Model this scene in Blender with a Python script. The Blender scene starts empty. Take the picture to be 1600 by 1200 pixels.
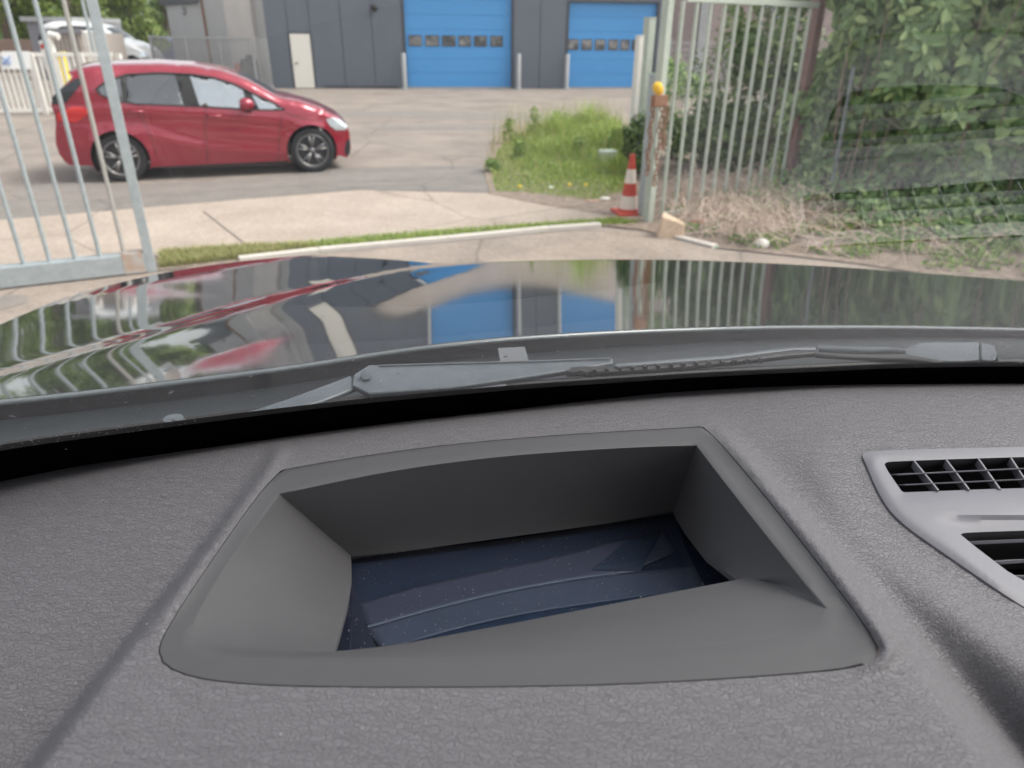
import bpy, math, random
import numpy as np
from mathutils import Vector, Matrix
from mathutils.geometry import delaunay_2d_cdt
rnd = random.Random(7); nr = np.random.RandomState(5)
S = bpy.context.scene

# ------------------------------------------------------------------ camera
H = 1.95; FPX = 1109.0; PITCH = math.radians(26.3); ROLL = math.radians(0.55)
_F = np.array([0, math.cos(PITCH), -math.sin(PITCH)]); _R = np.array([1., 0, 0]); _U = np.array([0, math.sin(PITCH), math.cos(PITCH)])
RC = _R * math.cos(ROLL) + _U * math.sin(ROLL); UC = -_R * math.sin(ROLL) + _U * math.cos(ROLL)
CP = np.array([0., 0., H])
cam = bpy.data.cameras.new('camera'); camo = bpy.data.objects.new('camera', cam); S.collection.objects.link(camo)
m = Matrix((list(RC) + [0], list(UC) + [0], list(-_F) + [H], [0, 0, 0, 1]))
camo.matrix_world = Matrix(((RC[0], UC[0], -_F[0], 0), (RC[1], UC[1], -_F[1], 0), (RC[2], UC[2], -_F[2], H), (0, 0, 0, 1)))
cam.sensor_width = 36.0; cam.lens = 36.0 * FPX / 1600.0; cam.clip_start = 0.02; cam.clip_end = 900
cam.dof.use_dof = True; cam.dof.focus_distance = 0.52; cam.dof.aperture_fstop = 9.5; cam.dof.aperture_blades = 0
S.camera = camo
# ------------------------------------------------------------------ world, sun, exposure
SUN_EL = math.radians(52); SUN_AZ = math.radians(88)      # azimuth clockwise from +Y
w = bpy.data.worlds.new('World'); S.world = w; w.use_nodes = True
nt = w.node_tree; bg = nt.nodes['Background']
sky = nt.nodes.new('ShaderNodeTexSky'); sky.sky_type = 'NISHITA'; sky.sun_disc = False
sky.sun_elevation = SUN_EL; sky.sun_rotation = SUN_AZ; sky.dust_density = 3.0; sky.air_density = 1.0
hs = nt.nodes.new('ShaderNodeHueSaturation'); hs.inputs['Saturation'].default_value = 0.22
nt.links.new(sky.outputs[0], hs.inputs['Color']); nt.links.new(hs.outputs[0], bg.inputs[0]); bg.inputs[1].default_value = 0.15
sl = bpy.data.lights.new('sun', 'SUN'); slo = bpy.data.objects.new('sun', sl); S.collection.objects.link(slo)
sl.energy = 1.5; sl.angle = math.radians(30); sl.color = (1.0, 0.95, 0.88)
_sd = Vector((math.sin(SUN_AZ) * math.cos(SUN_EL), math.cos(SUN_AZ) * math.cos(SUN_EL), math.sin(SUN_EL)))
slo.rotation_euler = (-_sd).to_track_quat('-Z', 'Y').to_euler(); slo.location = (0, 0, 30)
S.view_settings.view_transform = 'Standard'; S.view_settings.look = 'None'; S.view_settings.gamma = 1.0
S.view_settings.use_curve_mapping = False; S.view_settings.exposure = 1.13
S.cycles.use_denoising = True; S.cycles.max_bounces = 10; S.cycles.transparent_max_bounces = 16

# ------------------------------------------------------------------ pixel / world tools (the photograph's 1600 x 1200 pixels)
def ray(u, v): return _F + RC * ((u - 800) / FPX) - UC * ((v - 600) / FPX)
def G(u, v, z=0.0):
    d = ray(u, v); return CP + d * ((z - H) / d[2])
def D(u, v, dz): return G(u, v, H + dz)                    # dz: height relative to the camera
def W(a, b, u, v):
    n = np.array([b[1] - a[1], -(b[0] - a[0]), 0]); d = ray(u, v); return CP + d * (np.dot(n, np.array(a) - CP) / np.dot(n, d))
def proj(P):
    q = np.asarray(P) - CP; z = q @ _F; return 800 + FPX * (q @ RC) / z, 600 - FPX * (q @ UC) / z
def interp(poly, x):
    xs = [p[0] for p in poly]; ys = [p[1] for p in poly]
    x = np.asarray(x, float); y = np.interp(x, xs, ys)
    lo = x < xs[0]; hi = x > xs[-1]
    y = np.where(lo, ys[0] + (x - xs[0]) * (ys[1] - ys[0]) / (xs[1] - xs[0]), y)
    return np.where(hi, ys[-1] + (x - xs[-1]) * (ys[-1] - ys[-2]) / (xs[-1] - xs[-2]), y)
def smooth_interp(poly, x, h=60):
    x = np.asarray(x, float); acc = 0; ws = 0
    for k in np.linspace(-1, 1, 9):
        w_ = 1 - abs(k) * 0.85; acc = acc + interp(poly, x + k * h) * w_; ws += w_
    return acc / ws
def sstep(a, b, x):
    t = np.clip((np.asarray(x, float) - a) / (b - a), 0, 1); return t * t * (3 - 2 * t)
def inpoly(pts, poly):
    pts = np.asarray(pts); x, y = pts[:, 0], pts[:, 1]; r = np.zeros(len(pts), bool); n = len(poly)
    for i in range(n):
        x1, y1 = poly[i][:2]; x2, y2 = poly[(i + 1) % n][:2]
        if y1 == y2: continue
        c = ((y1 > y) != (y2 > y)) & (x < (x2 - x1) * (y - y1) / (y2 - y1) + x1); r ^= c
    return r
def pdist(pts, line):
    pts = np.asarray(pts, float); best = np.full(len(pts), 1e9)
    for i in range(len(line) - 1):
        a = np.array(line[i], float); b = np.array(line[i + 1], float); ab = b - a
        t = np.clip(((pts - a) @ ab) / (ab @ ab), 0, 1); best = np.minimum(best, np.linalg.norm(pts - (a + t[:, None] * ab), axis=1))
    return best
def densify(poly, step, closed=True):
    out = []; n = len(poly)
    for i in range(n if closed else n - 1):
        a = np.array(poly[i], float); b = np.array(poly[(i + 1) % n], float); k = max(1, int(np.linalg.norm(b - a) / step))
        out += [tuple(a + (b - a) * j / k) for j in range(k)]
    if not closed: out.append(tuple(poly[-1]))
    return out
def chaikin(poly, n=2, closed=True):
    for _ in range(n):
        q = []; m_ = len(poly); rng = range(m_) if closed else range(m_ - 1)
        if not closed: q.append(poly[0])
        for i in rng:
            a = np.array(poly[i], float); b = np.array(poly[(i + 1) % m_], float)
            q += [tuple(a * .75 + b * .25), tuple(a * .25 + b * .75)]
        if not closed: q.append(poly[-1])
        poly = q
    return poly
def cdt(outer, holes, step, extra=None):
    """triangles inside outer, outside holes; returns (pts2d, tris)"""
    vs = []; ed = []
    for lp in [outer] + holes:
        k = len(vs); vs += [Vector(p[:2]) for p in lp]; ed += [(k + i, k + (i + 1) % len(lp)) for i in range(len(lp))]
    xs = [p[0] for p in outer]; ys = [p[1] for p in outer]
    gx, gy = np.meshgrid(np.arange(min(xs) + step / 2, max(xs), step), np.arange(min(ys) + step / 2, max(ys), step))
    gx = gx + (np.arange(gx.shape[0]) % 2)[:, None] * step * .5
    g = np.stack([gx.ravel(), gy.ravel()], 1)
    if extra is not None: g = np.concatenate([g, extra])
    ok = inpoly(g, outer)
    for h in holes: ok &= ~inpoly(g, h)
    g = g[ok]
    for lp in [outer] + holes: g = g[pdist(g, list(lp) + [lp[0]]) > min(step * .35, 4)] if extra is not None else g[pdist(g, list(lp) + [lp[0]]) > step * .35]
    vs += [Vector(p) for p in g.tolist()]
    r = delaunay_2d_cdt(vs, ed, [], 0, 1e-7, False)
    P = np.array([tuple(v) for v in r[0]]); T = [tuple(t) for t in r[2]]
    cen = np.array([P[list(t)].mean(0) for t in T]); keep = inpoly(cen, outer)
    for h in holes: keep &= ~inpoly(cen, h)
    T = [t for t, k in zip(T, keep) if k and len(t) >= 3]
    T = [t if np.cross(P[t[1]] - P[t[0]], P[t[2]] - P[t[0]]) > 0 else t[::-1] for t in T]
    return P, T

# ------------------------------------------------------------------ object tools
def tag(o, label=None, cat=None, group=None, kind=None):
    for k, v in (('label', label), ('category', cat), ('group', group), ('kind', kind)):
        if v: o[k] = v
    return o
def empty(name, loc, label, cat, group=None, rz=0.0):
    o = bpy.data.objects.new(name, None); S.collection.objects.link(o); o.location = tuple(loc); o.rotation_euler = (0, 0, rz)
    o.empty_display_size = 0.2; return tag(o, label, cat, group)
def wloc(o):
    r = np.zeros(3)
    while o is not None: r = r + np.array(o.location); o = o.parent
    return r
def link(name, me, mats, parent=None, smooth=False, local=False):
    me.name = name
    for m_ in (mats if isinstance(mats, (list, tuple)) else [mats]): me.materials.append(m_)
    o = bpy.data.objects.new(name, me); S.collection.objects.link(o)
    if parent is not None:
        o.parent = parent
        if not local: me.transform(Matrix.Translation(-Vector(wloc(parent))))
    if smooth: me.polygons.foreach_set('use_smooth', [True] * len(me.polygons))
    return o
class MB:
    def __init__(s): s.v = []; s.f = []; s.m = []
    def add(s, vs, fs, mi=0):
        k = len(s.v); s.v += [tuple(map(float, p)) for p in vs]; s.f += [tuple(k + i for i in f) for f in fs]; s.m += [mi] * len(fs); return s
    def hexa(s, b, t, mi=0):       # bottom 4 pts ccw, top 4 pts
        return s.add(list(b) + list(t), [(3, 2, 1, 0), (4, 5, 6, 7), (0, 1, 5, 4), (1, 2, 6, 5), (2, 3, 7, 6), (3, 0, 4, 7)], mi)
    def box(s, c, sx, sy, sz, rz=0.0, mi=0, ax=None):
        ca, sa = math.cos(rz), math.sin(rz); c = np.array(c, float)
        X, Y, Z = (np.array([ca, sa, 0]), np.array([-sa, ca, 0]), np.array([0, 0, 1.])) if ax is None else [np.array(a, float) for a in ax]
        q = lambda i, j, k: c + X * sx * i / 2 + Y * sy * j / 2 + Z * sz * k / 2
        return s.hexa([q(-1, -1, -1), q(1, -1, -1), q(1, 1, -1), q(-1, 1, -1)], [q(-1, -1, 1), q(1, -1, 1), q(1, 1, 1), q(-1, 1, 1)], mi)
    def bar(s, a, b, wx, wy, up=(0, 0, 1), mi=0):   # rectangular bar between two points
        a = np.array(a, float); b = np.array(b, float); d = b - a; L = np.linalg.norm(d); d /= L
        u = np.cross(np.array(up, float), d)
        if np.linalg.norm(u) < 1e-3: u = np.array([1., 0, 0])
        u /= np.linalg.norm(u); v = np.cross(d, u)
        return s.box((a + b) / 2, wx, wy, L, mi=mi, ax=(u, v, d))
    def tube(s, pts, r, n=10, mi=0, cap=True):
        pts = [np.array(p, float) for p in pts]; rs = r if isinstance(r, (list, tuple)) else [r] * len(pts)
        rings = []; prev = None
        for i, p in enumerate(pts):
            d = pts[min(i + 1, len(pts) - 1)] - pts[max(i - 1, 0)]; d = d / (np.linalg.norm(d) + 1e-12)
            if prev is None:
                u = np.cross(d, [0, 0, 1.]);
                if np.linalg.norm(u) < 1e-3: u = np.array([1., 0, 0])
            else: u = prev - d * (prev @ d)
            u = u / np.linalg.norm(u); prev = u; v = np.cross(d, u)
            rings.append([p + rs[i] * (math.cos(2 * math.pi * k / n) * u + math.sin(2 * math.pi * k / n) * v) for k in range(n)])
        vs = [q for rg in rings for q in rg]; fs = []
        for i in range(len(pts) - 1):
            for k in range(n): fs.append((i * n + k, i * n + (k + 1) % n, (i + 1) * n + (k + 1) % n, (i + 1) * n + k))
        if cap: fs += [tuple(range(n))[::-1], tuple((len(pts) - 1) * n + k for k in range(n))]
        return s.add(vs, fs, mi)
    def prism(s, poly, off, mi=0):                  # polygon of 3d points extruded by off
        n = len(poly); a = [np.array(p, float) for p in poly]; b = [p + np.array(off) for p in a]
        return s.add(a + b, [tuple(range(n))[::-1], tuple(range(n, 2 * n))] + [(i, (i + 1) % n, n + (i + 1) % n, n + i) for i in range(n)], mi)
    def lathe(s, c, prof, n=24, mi=0, axis=(0, 0, 1), ref=(1, 0, 0)):
        ax = np.array(axis, float); ax /= np.linalg.norm(ax); u = np.array(ref, float); u -= ax * (u @ ax); u /= np.linalg.norm(u); v = np.cross(ax, u)
        c = np.array(c, float); vs = []; fs = []
        for (r, z) in prof:
            for k in range(n): a = 2 * math.pi * k / n; vs.append(c + ax * z + r * (math.cos(a) * u + math.sin(a) * v))
        for i in range(len(prof) - 1):
            for k in range(n): fs.append((i * n + k, i * n + (k + 1) % n, (i + 1) * n + (k + 1) % n, (i + 1) * n + k))
        return s.add(vs, fs, mi)
    def build(s, name, mats, parent=None, smooth=False, bevel=0, local=False):
        me = bpy.data.meshes.new(name); me.from_pydata(s.v, [], s.f)
        o = link(name, me, mats, parent, smooth, local); me.polygons.foreach_set('material_index', s.m); me.update()
        if bevel:
            b = o.modifiers.new('bevel', 'BEVEL'); b.width = bevel; b.segments = 2; b.limit_method = 'ANGLE'; b.angle_limit = math.radians(40)
        if smooth and bevel is not None:
            try: me.set_sharp_from_angle(angle=math.radians(40))
            except Exception: pass
        return o

# ------------------------------------------------------------------ materials
def M(name, col, rough=0.6, noise=None, bump=None, metal=0.0, coat=0.0, ior=1.5, spec=0.5, extra=None):
    """noise: (scale, amount, second colour)   bump: (scale, strength, distance)"""
    mt = bpy.data.materials.new(name); mt.use_nodes = True; nt = mt.node_tree; b = nt.nodes['Principled BSDF']
    b.inputs['Base Color'].default_value = (*col, 1); b.inputs['Roughness'].default_value = rough; b.inputs['Metallic'].default_value = metal
    b.inputs['IOR'].default_value = ior; b.inputs['Specular IOR Level'].default_value = spec
    if coat: b.inputs['Coat Weight'].default_value = coat; b.inputs['Coat Roughness'].default_value = 0.03
    tc = nt.nodes.new('ShaderNodeTexCoord')
    if noise:
        n = nt.nodes.new('ShaderNodeTexNoise'); n.inputs['Scale'].default_value = noise[0]; n.inputs['Detail'].default_value = 8; n.inputs['Roughness'].default_value = .65
        rp = nt.nodes.new('ShaderNodeMapRange'); rp.inputs['From Min'].default_value = .5 - noise[1] / 2; rp.inputs['From Max'].default_value = .5 + noise[1] / 2
        mx = nt.nodes.new('ShaderNodeMix'); mx.data_type = 'RGBA'
        mx.inputs[6].default_value = (*col, 1); mx.inputs[7].default_value = (*noise[2], 1)
        nt.links.new(tc.outputs['Object'], n.inputs['Vector']); nt.links.new(n.outputs['Fac'], rp.inputs['Value'])
        nt.links.new(rp.outputs[0], mx.inputs[0]); nt.links.new(mx.outputs[2], b.inputs['Base Color'])
    if bump:
        n2 = nt.nodes.new('ShaderNodeTexNoise'); n2.inputs['Scale'].default_value = bump[0]; n2.inputs['Detail'].default_value = 5
        bp = nt.nodes.new('ShaderNodeBump'); bp.inputs['Strength'].default_value = bump[1]; bp.inputs['Distance'].default_value = bump[2]
        nt.links.new(tc.outputs['Object'], n2.inputs['Vector']); nt.links.new(n2.outputs['Fac'], bp.inputs['Height']); nt.links.new(bp.outputs[0], b.inputs['Normal'])
    return mt
def gritty(mt, a=.72, sc=38):
    nt = mt.node_tree; b = nt.nodes['Principled BSDF']; src = b.inputs['Base Color'].links[0].from_socket
    tc = nt.nodes.new('ShaderNodeTexCoord'); n = nt.nodes.new('ShaderNodeTexNoise'); n.inputs['Scale'].default_value = sc; n.inputs['Detail'].default_value = 10; n.inputs['Roughness'].default_value = .8
    r = nt.nodes.new('ShaderNodeMapRange'); r.inputs['From Min'].default_value = .38; r.inputs['From Max'].default_value = .62; r.inputs['To Min'].default_value = a; r.inputs['To Max'].default_value = 1.08
    v = nt.nodes.new('ShaderNodeTexVoronoi'); v.feature = 'DISTANCE_TO_EDGE'; v.inputs['Scale'].default_value = .55; n3 = nt.nodes.new('ShaderNodeTexNoise'); n3.inputs['Scale'].default_value = 1.5; n3.inputs['Detail'].default_value = 8
    mv = nt.nodes.new('ShaderNodeMix'); mv.data_type = 'VECTOR'; mv.inputs[0].default_value = .35; nt.links.new(tc.outputs['Object'], mv.inputs[4]); nt.links.new(n3.outputs['Color'], mv.inputs[5]); nt.links.new(mv.outputs[1], v.inputs['Vector'])
    rc = nt.nodes.new('ShaderNodeMapRange'); rc.inputs['From Max'].default_value = .008; rc.inputs['To Min'].default_value = .62; nt.links.new(v.outputs['Distance'], rc.inputs['Value'])
    mm = nt.nodes.new('ShaderNodeMath'); mm.operation = 'MULTIPLY'; nt.links.new(r.outputs[0], mm.inputs[0]); nt.links.new(rc.outputs[0], mm.inputs[1])
    mx = nt.nodes.new('ShaderNodeVectorMath'); mx.operation = 'SCALE'; nt.links.new(src, mx.inputs[0]); nt.links.new(mm.outputs[0], mx.inputs['Scale']); nt.links.new(tc.outputs['Object'], n.inputs['Vector']); nt.links.new(n.outputs['Fac'], r.inputs['Value']); nt.links.new(mx.outputs[0], b.inputs['Base Color'])
def leaf_mat(name, c1, c2, c3, trans=0.25, rough=0.5):
    mt = bpy.data.materials.new(name); mt.use_nodes = True; nt = mt.node_tree; b = nt.nodes['Principled BSDF']
    g = nt.nodes.new('ShaderNodeNewGeometry'); cr = nt.nodes.new('ShaderNodeValToRGB')
    e = cr.color_ramp.elements; e[0].color = (*c1, 1); e[1].color = (*c3, 1); e2 = cr.color_ramp.elements.new(.55); e2.color = (*c2, 1)
    nt.links.new(g.outputs['Random Per Island'], cr.inputs[0]); nt.links.new(cr.outputs[0], b.inputs['Base Color'])
    b.inputs['Roughness'].default_value = rough; b.inputs['Specular IOR Level'].default_value = .35
    tr = nt.nodes.new('ShaderNodeBsdfTranslucent'); nt.links.new(cr.outputs[0], tr.inputs[0])
    mx = nt.nodes.new('ShaderNodeMixShader'); mx.inputs[0].default_value = trans
    nt.links.new(b.outputs[0], mx.inputs[1]); nt.links.new(tr.outputs[0], mx.inputs[2])
    nt.links.new(mx.outputs[0], nt.nodes['Material Output'].inputs[0]); return mt
def glass_mat(name, tint, f0=0.04, mult=1.9, rough=0.0, film=0.0):
    mt = bpy.data.materials.new(name); mt.use_nodes = True; nt = mt.node_tree; nt.nodes.remove(nt.nodes['Principled BSDF'])
    g = nt.nodes.new('ShaderNodeNewGeometry'); dt = nt.nodes.new('ShaderNodeVectorMath'); dt.operation = 'DOT_PRODUCT'
    nt.links.new(g.outputs['Incoming'], dt.inputs[0]); nt.links.new(g.outputs['Normal'], dt.inputs[1])
    def mth(op, a, b=None):
        n = nt.nodes.new('ShaderNodeMath'); n.operation = op
        for i, x in enumerate((a, b)):
            if x is None: continue
            if isinstance(x, (int, float)): n.inputs[i].default_value = x
            else: nt.links.new(x, n.inputs[i])
        return n.outputs[0]
    c = mth('ABSOLUTE', dt.outputs['Value']); k = mth('POWER', mth('SUBTRACT', 1.0, c), 5.0)
    f = mth('MULTIPLY', mth('ADD', mth('MULTIPLY', k, 1 - f0), f0), mult); f = mth('MINIMUM', f, 1.0)
    tr = nt.nodes.new('ShaderNodeBsdfTransparent'); tr.inputs[0].default_value = (*tint, 1)
    gl = nt.nodes.new('ShaderNodeBsdfGlossy'); gl.inputs['Roughness'].default_value = rough; gl.inputs[0].default_value = (1, 1, 1, 1)
    mx = nt.nodes.new('ShaderNodeMixShader'); nt.links.new(f, mx.inputs[0]); nt.links.new(tr.outputs[0], mx.inputs[1]); nt.links.new(gl.outputs[0], mx.inputs[2])
    if film:
        tl = nt.nodes.new('ShaderNodeBsdfTranslucent'); tl.inputs[0].default_value = (.9, .9, .9, 1); m2 = nt.nodes.new('ShaderNodeMixShader'); m2.inputs[0].default_value = film
        nt.links.new(mx.outputs[0], m2.inputs[1]); nt.links.new(tl.outputs[0], m2.inputs[2]); mx = m2
    nt.links.new(mx.outputs[0], nt.nodes['Material Output'].inputs[0]); return mt
def leather_mat(name, c1, c2):
    mt = bpy.data.materials.new(name); mt.use_nodes = True; nt = mt.node_tree; b = nt.nodes['Principled BSDF']
    tc = nt.nodes.new('ShaderNodeTexCoord'); mp = nt.nodes.new('ShaderNodeMapping'); mp.inputs['Scale'].default_value = (0.52, 1.0, 1.0)
    ns = nt.nodes.new('ShaderNodeTexNoise'); ns.inputs['Scale'].default_value = 180; ns.inputs['Detail'].default_value = 2
    ad = nt.nodes.new('ShaderNodeMix'); ad.data_type = 'VECTOR'; ad.inputs[0].default_value = 0.006
    vo = nt.nodes.new('ShaderNodeTexVoronoi'); vo.feature = 'DISTANCE_TO_EDGE'; vo.inputs['Scale'].default_value = 540
    vo2 = nt.nodes.new('ShaderNodeTexVoronoi'); vo2.feature = 'DISTANCE_TO_EDGE'; vo2.inputs['Scale'].default_value = 1100
    nt.links.new(tc.outputs['Object'], mp.inputs[0]); nt.links.new(mp.outputs[0], ns.inputs['Vector'])
    nt.links.new(mp.outputs[0], ad.inputs[4]); nt.links.new(ns.outputs['Color'], ad.inputs[5])
    nt.links.new(ad.outputs[1], vo.inputs['Vector']); nt.links.new(ad.outputs[1], vo2.inputs['Vector'])
    r1 = nt.nodes.new('ShaderNodeMapRange'); r1.inputs['From Max'].default_value = 0.11; r1.interpolation_type = 'SMOOTHSTEP'; nt.links.new(vo.outputs['Distance'], r1.inputs['Value'])
    r2 = nt.nodes.new('ShaderNodeMapRange'); r2.inputs['From Max'].default_value = 0.2; r2.inputs['To Max'].default_value = .15; nt.links.new(vo2.outputs['Distance'], r2.inputs['Value'])
    sm = nt.nodes.new('ShaderNodeMath'); sm.operation = 'ADD'; nt.links.new(r1.outputs[0], sm.inputs[0]); nt.links.new(r2.outputs[0], sm.inputs[1])
    bp = nt.nodes.new('ShaderNodeBump'); bp.inputs['Strength'].default_value = 1.0; bp.inputs['Distance'].default_value = 0.00033
    nt.links.new(sm.outputs[0], bp.inputs['Height']); nt.links.new(bp.outputs[0], b.inputs['Normal'])
    n2 = nt.nodes.new('ShaderNodeTexNoise'); n2.inputs['Scale'].default_value = 14; n2.inputs['Detail'].default_value = 6; nt.links.new(tc.outputs['Object'], n2.inputs['Vector'])
    mx = nt.nodes.new('ShaderNodeMix'); mx.data_type = 'RGBA'; mx.inputs[6].default_value = (*c1, 1); mx.inputs[7].default_value = (*c2, 1)
    nt.links.new(n2.outputs['Fac'], mx.inputs[0]); nt.links.new(mx.outputs[2], b.inputs['Base Color'])
    b.inputs['Roughness'].default_value = 0.58; b.inputs['Specular IOR Level'].default_value = 0.4
    return mt
m_asphalt = M('asphalt', (.225, .187, .16), .9, (.8, .34, (.34, .285, .242)), (60, .5, .01))
m_asphalt_dark = M('asphalt_dark', (.185, .167, .150), .9, (2.2, .45, (.27, .24, .212)), (60, .5, .01))
m_concrete = M('concrete_slab', (.37, .300, .245), .9, (1.1, .34, (.48, .395, .325)), (40, .3, .005))
m_yardc = M('yard_concrete', (.265, .215, .178), .9, (1.2, .36, (.385, .315, .26)), (50, .3, .005))
m_kerb = M('kerb_stone', (.62, .57, .51), .85, (6, .5, (.5, .45, .4)))
m_soil = M('soil', (.22, .16, .12), .95, (9, .5, (.40, .32, .26)), (30, .8, .02))
m_galv = M('galvanised_steel', (.42, .46, .47), .5, (14, .5, (.30, .34, .35)), metal=.25)
m_green_post = M('weathered_green_paint', (.50, .54, .47), .6, (11, .5, (.38, .42, .36)))
m_rust = M('rust', (.20, .09, .05), .9, (20, .5, (.34, .19, .12)))
m_brown_post = M('brown_paint', (.17, .095, .08), .7, (9, .4, (.24, .14, .12)))
m_white = M('white_paint', (.78, .75, .70), .55, (7, .4, (.68, .65, .6)))
m_clad = M('dark_cladding', (.105, .120, .150), .5, (.35, .5, (.122, .138, .168)))
m_clad2 = M('dark_trim', (.05, .055, .065), .5)
m_lgrey = M('light_grey_cladding', (.40, .395, .385), .7, (.8, .5, (.46, .45, .44)))
m_lgrey2 = M('pale_column', (.64, .60, .56), .8, (1.2, .5, (.54, .50, .47)))
m_blue = M('blue_door_paint', (.062, .28, .60), .5, (.6, .5, (.072, .30, .64)))
m_dark = M('dark_glass', (.03, .035, .04), .15)
m_window = M('door_window', (.07, .075, .08), .1, (2.2, .2, (.30, .29, .28)))
m_cream = M('cream_door', (.74, .71, .64), .6)
m_alu = M('grey_metal', (.33, .34, .35), .5, (8, .4, (.42, .42, .42)), metal=.1)
m_brickw = M('pebbledash', (.44, .36, .34), .9, (14, .45, (.24, .19, .18)), (30, .8, .02))
m_black = M('black_plastic', (.012, .012, .013), .55)
m_matt = M('matt_black', (.002, .002, .002), 1.0, spec=0.0)
m_rubber = M('rubber', (.018, .018, .018), .8)
m_wiper = M('wiper_plastic', (.070, .083, .094), .42, (60, .3, (.088, .103, .115)))
m_hood = M('dark_car_paint', (.012, .016, .018), .05, None, None, metal=.0, coat=1.0, ior=2.1, spec=.9)
m_redpaint = M('red_car_paint', (.30, .013, .034), .2, None, None, metal=.3, coat=1.0)
m_whitepaint = M('white_car_paint', (.75, .75, .74), .3, coat=1.0)
m_bluepaint = M('blue_car_paint', (.08, .12, .3), .3, coat=1.0)
m_sill = M('dark_red_seam', (.03, .01, .012), .6)  # dark red of the door seams
m_rim = M('alloy', (.24, .23, .225), .35, metal=.7)
m_rimd = M('dark_alloy', (.05, .05, .052), .5)
m_lens = M('headlight_lens', (.7, .75, .8), .08, metal=.5, coat=1)
m_tail = M('tail_light', (.62, .012, .012), .2, coat=1)
m_cone_r = M('cone_red', (.55, .07, .045), .6, (12, .4, (.46, .06, .04)))
m_cone_w = M('cone_white', (.75, .66, .58), .6)
m_yellow = M('yellow_plastic', (.85, .50, .03), .5)
m_yel2 = M('bright_yellow', (.8, .62, .02), .5)
m_block = M('sandy_block', (.62, .47, .34), .9, (16, .45, (.52, .38, .27)), (40, .5, .01))
m_litter = M('white_litter', (.8, .78, .72), .6)
m_teal = M('green_plastic', (.10, .5, .28), .5)
m_sign = M('sign_white', (.8, .8, .78), .5); m_signb = M('sign_blue', (.10, .26, .62), .5)
m_shed = M('shed_grey', (.25, .25, .27), .7); m_tan = M('tan_panel', (.42, .37, .33), .8)
m_orange = M('orange_red', (.6, .14, .06), .6)
m_wood = M('bark', (.11, .085, .065), .9, (8, .5, (.18, .14, .11)))
m_stem = M('dry_stem', (.66, .53, .44), .9, (5, .5, (.46, .36, .29)))
m_leather = leather_mat('grained_dash_skin', (.128, .121, .130), (.142, .135, .144))
m_softdash = M('dash_surround_plastic', (.062, .060, .063), .55, (30, .4, (.068, .066, .069)), (2200, .25, .0002))
m_panel = M('vent_panel_plastic', (.148, .145, .163), .55, (20, .4, (.157, .153, .172)), (1500, .1, .0002))
m_slat = M('vent_slat_plastic', (.16, .16, .175), .4)
m_cabin = M('cabin_trim', (.05, .05, .055), .8)
m_lining = M('headliner', (.45, .44, .43), .9)
m_mirror = M('display_optics', (.20, .20, .27), .35); m_mirror2 = M('display_optics_dark', (.03, .06, .12), .25)
m_dust = M('dust', (.33, .33, .34), 1.0)
m_wind = glass_mat('windshield_glass', (.95, .97, .96), .04, 3.0)
m_outer = glass_mat('windshield_outer', (1, 1, 1), .0, .05, 0, .003)
m_hud = glass_mat('display_cover_glass', (.60, .64, .72), .045, 1.6)
m_carglass = glass_mat('car_window_glass', (.72, .80, .82), .05, 8.0)
m_carglass_d = glass_mat('car_window_tinted', (.30, .31, .33), .05, 3.6)
l_laurel = leaf_mat('laurel_leaf', (.12, .20, .085), (.28, .42, .18), (.54, .67, .30), .38, .32)
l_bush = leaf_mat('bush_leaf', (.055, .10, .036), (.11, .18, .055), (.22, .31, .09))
l_tree = leaf_mat('tree_leaf', (.10, .16, .035), (.17, .25, .05), (.30, .36, .09), .35)
l_tree2 = leaf_mat('tree_leaf_dark', (.06, .11, .03), (.10, .17, .04), (.18, .25, .06), .35)
l_grass = leaf_mat('grass_blade', (.17, .27, .05), (.32, .43, .09), (.54, .60, .19), .4)
l_grassdry = leaf_mat('dry_grass_blade', (.22, .26, .07), (.36, .36, .13), (.55, .45, .25), .35)
l_weed = leaf_mat('weed_leaf', (.11, .19, .04), (.20, .30, .07), (.34, .42, .13), .3)

# ------------------------------------------------------------------ ground
gritty(m_asphalt, .7, 24); gritty(m_asphalt_dark, .66, 30); gritty(m_concrete, .74, 20); gritty(m_yardc, .7, 24); gritty(m_soil, .6, 14)
def sheet(name, px, z, mat, step=0, kind='structure'):
    P = [G(u, v, z) for u, v in px]; me = bpy.data.meshes.new(name); me.from_pydata([tuple(p) for p in P], [], [tuple(range(len(P)))[::-1]])
    o = link(name, me, mat)
    if me.polygons[0].normal.z < 0: me.flip_normals()
    return tag(o, kind=kind)
me = bpy.data.meshes.new('ground'); me.from_pydata([(-300, -60, 0), (300, -60, 0), (300, 500, 0), (-300, 500, 0)], [], [(0, 1, 2, 3)]); tag(link('ground', me, m_asphalt), kind='structure')
sheet('driveway', [(-900, 470), (-200, 332), (560, 262), (780, 258), (800, 300), (560, 296), (0, 345), (-400, 385), (-900, 640)], .004, m_asphalt_dark)
sheet('path', [(-700, 452), (-400, 384), (0, 344), (300, 318), (560, 297), (760, 302), (850, 320), (935, 333), (965, 345), (600, 371), (250, 400), (0, 424), (-500, 480)], .008, m_concrete)
sheet('verge', [(765, 303), (758, 270), (770, 215), (800, 195), (960, 192), (1100, 190), (1300, 200), (1700, 210), (2400, 420), (2400, 900), (1640, 455), (1330, 410), (1170, 392), (1110, 386), (1060, 372), (1000, 358), (966, 345), (935, 333), (850, 320)], .012, m_soil)
sheet('grass_bank', [(250, 400), (600, 371), (965, 346), (1000, 358), (940, 352), (700, 375), (500, 392), (380, 410), (252, 422), (-200, 470), (-200, 446)], .014, m_soil)
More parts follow.
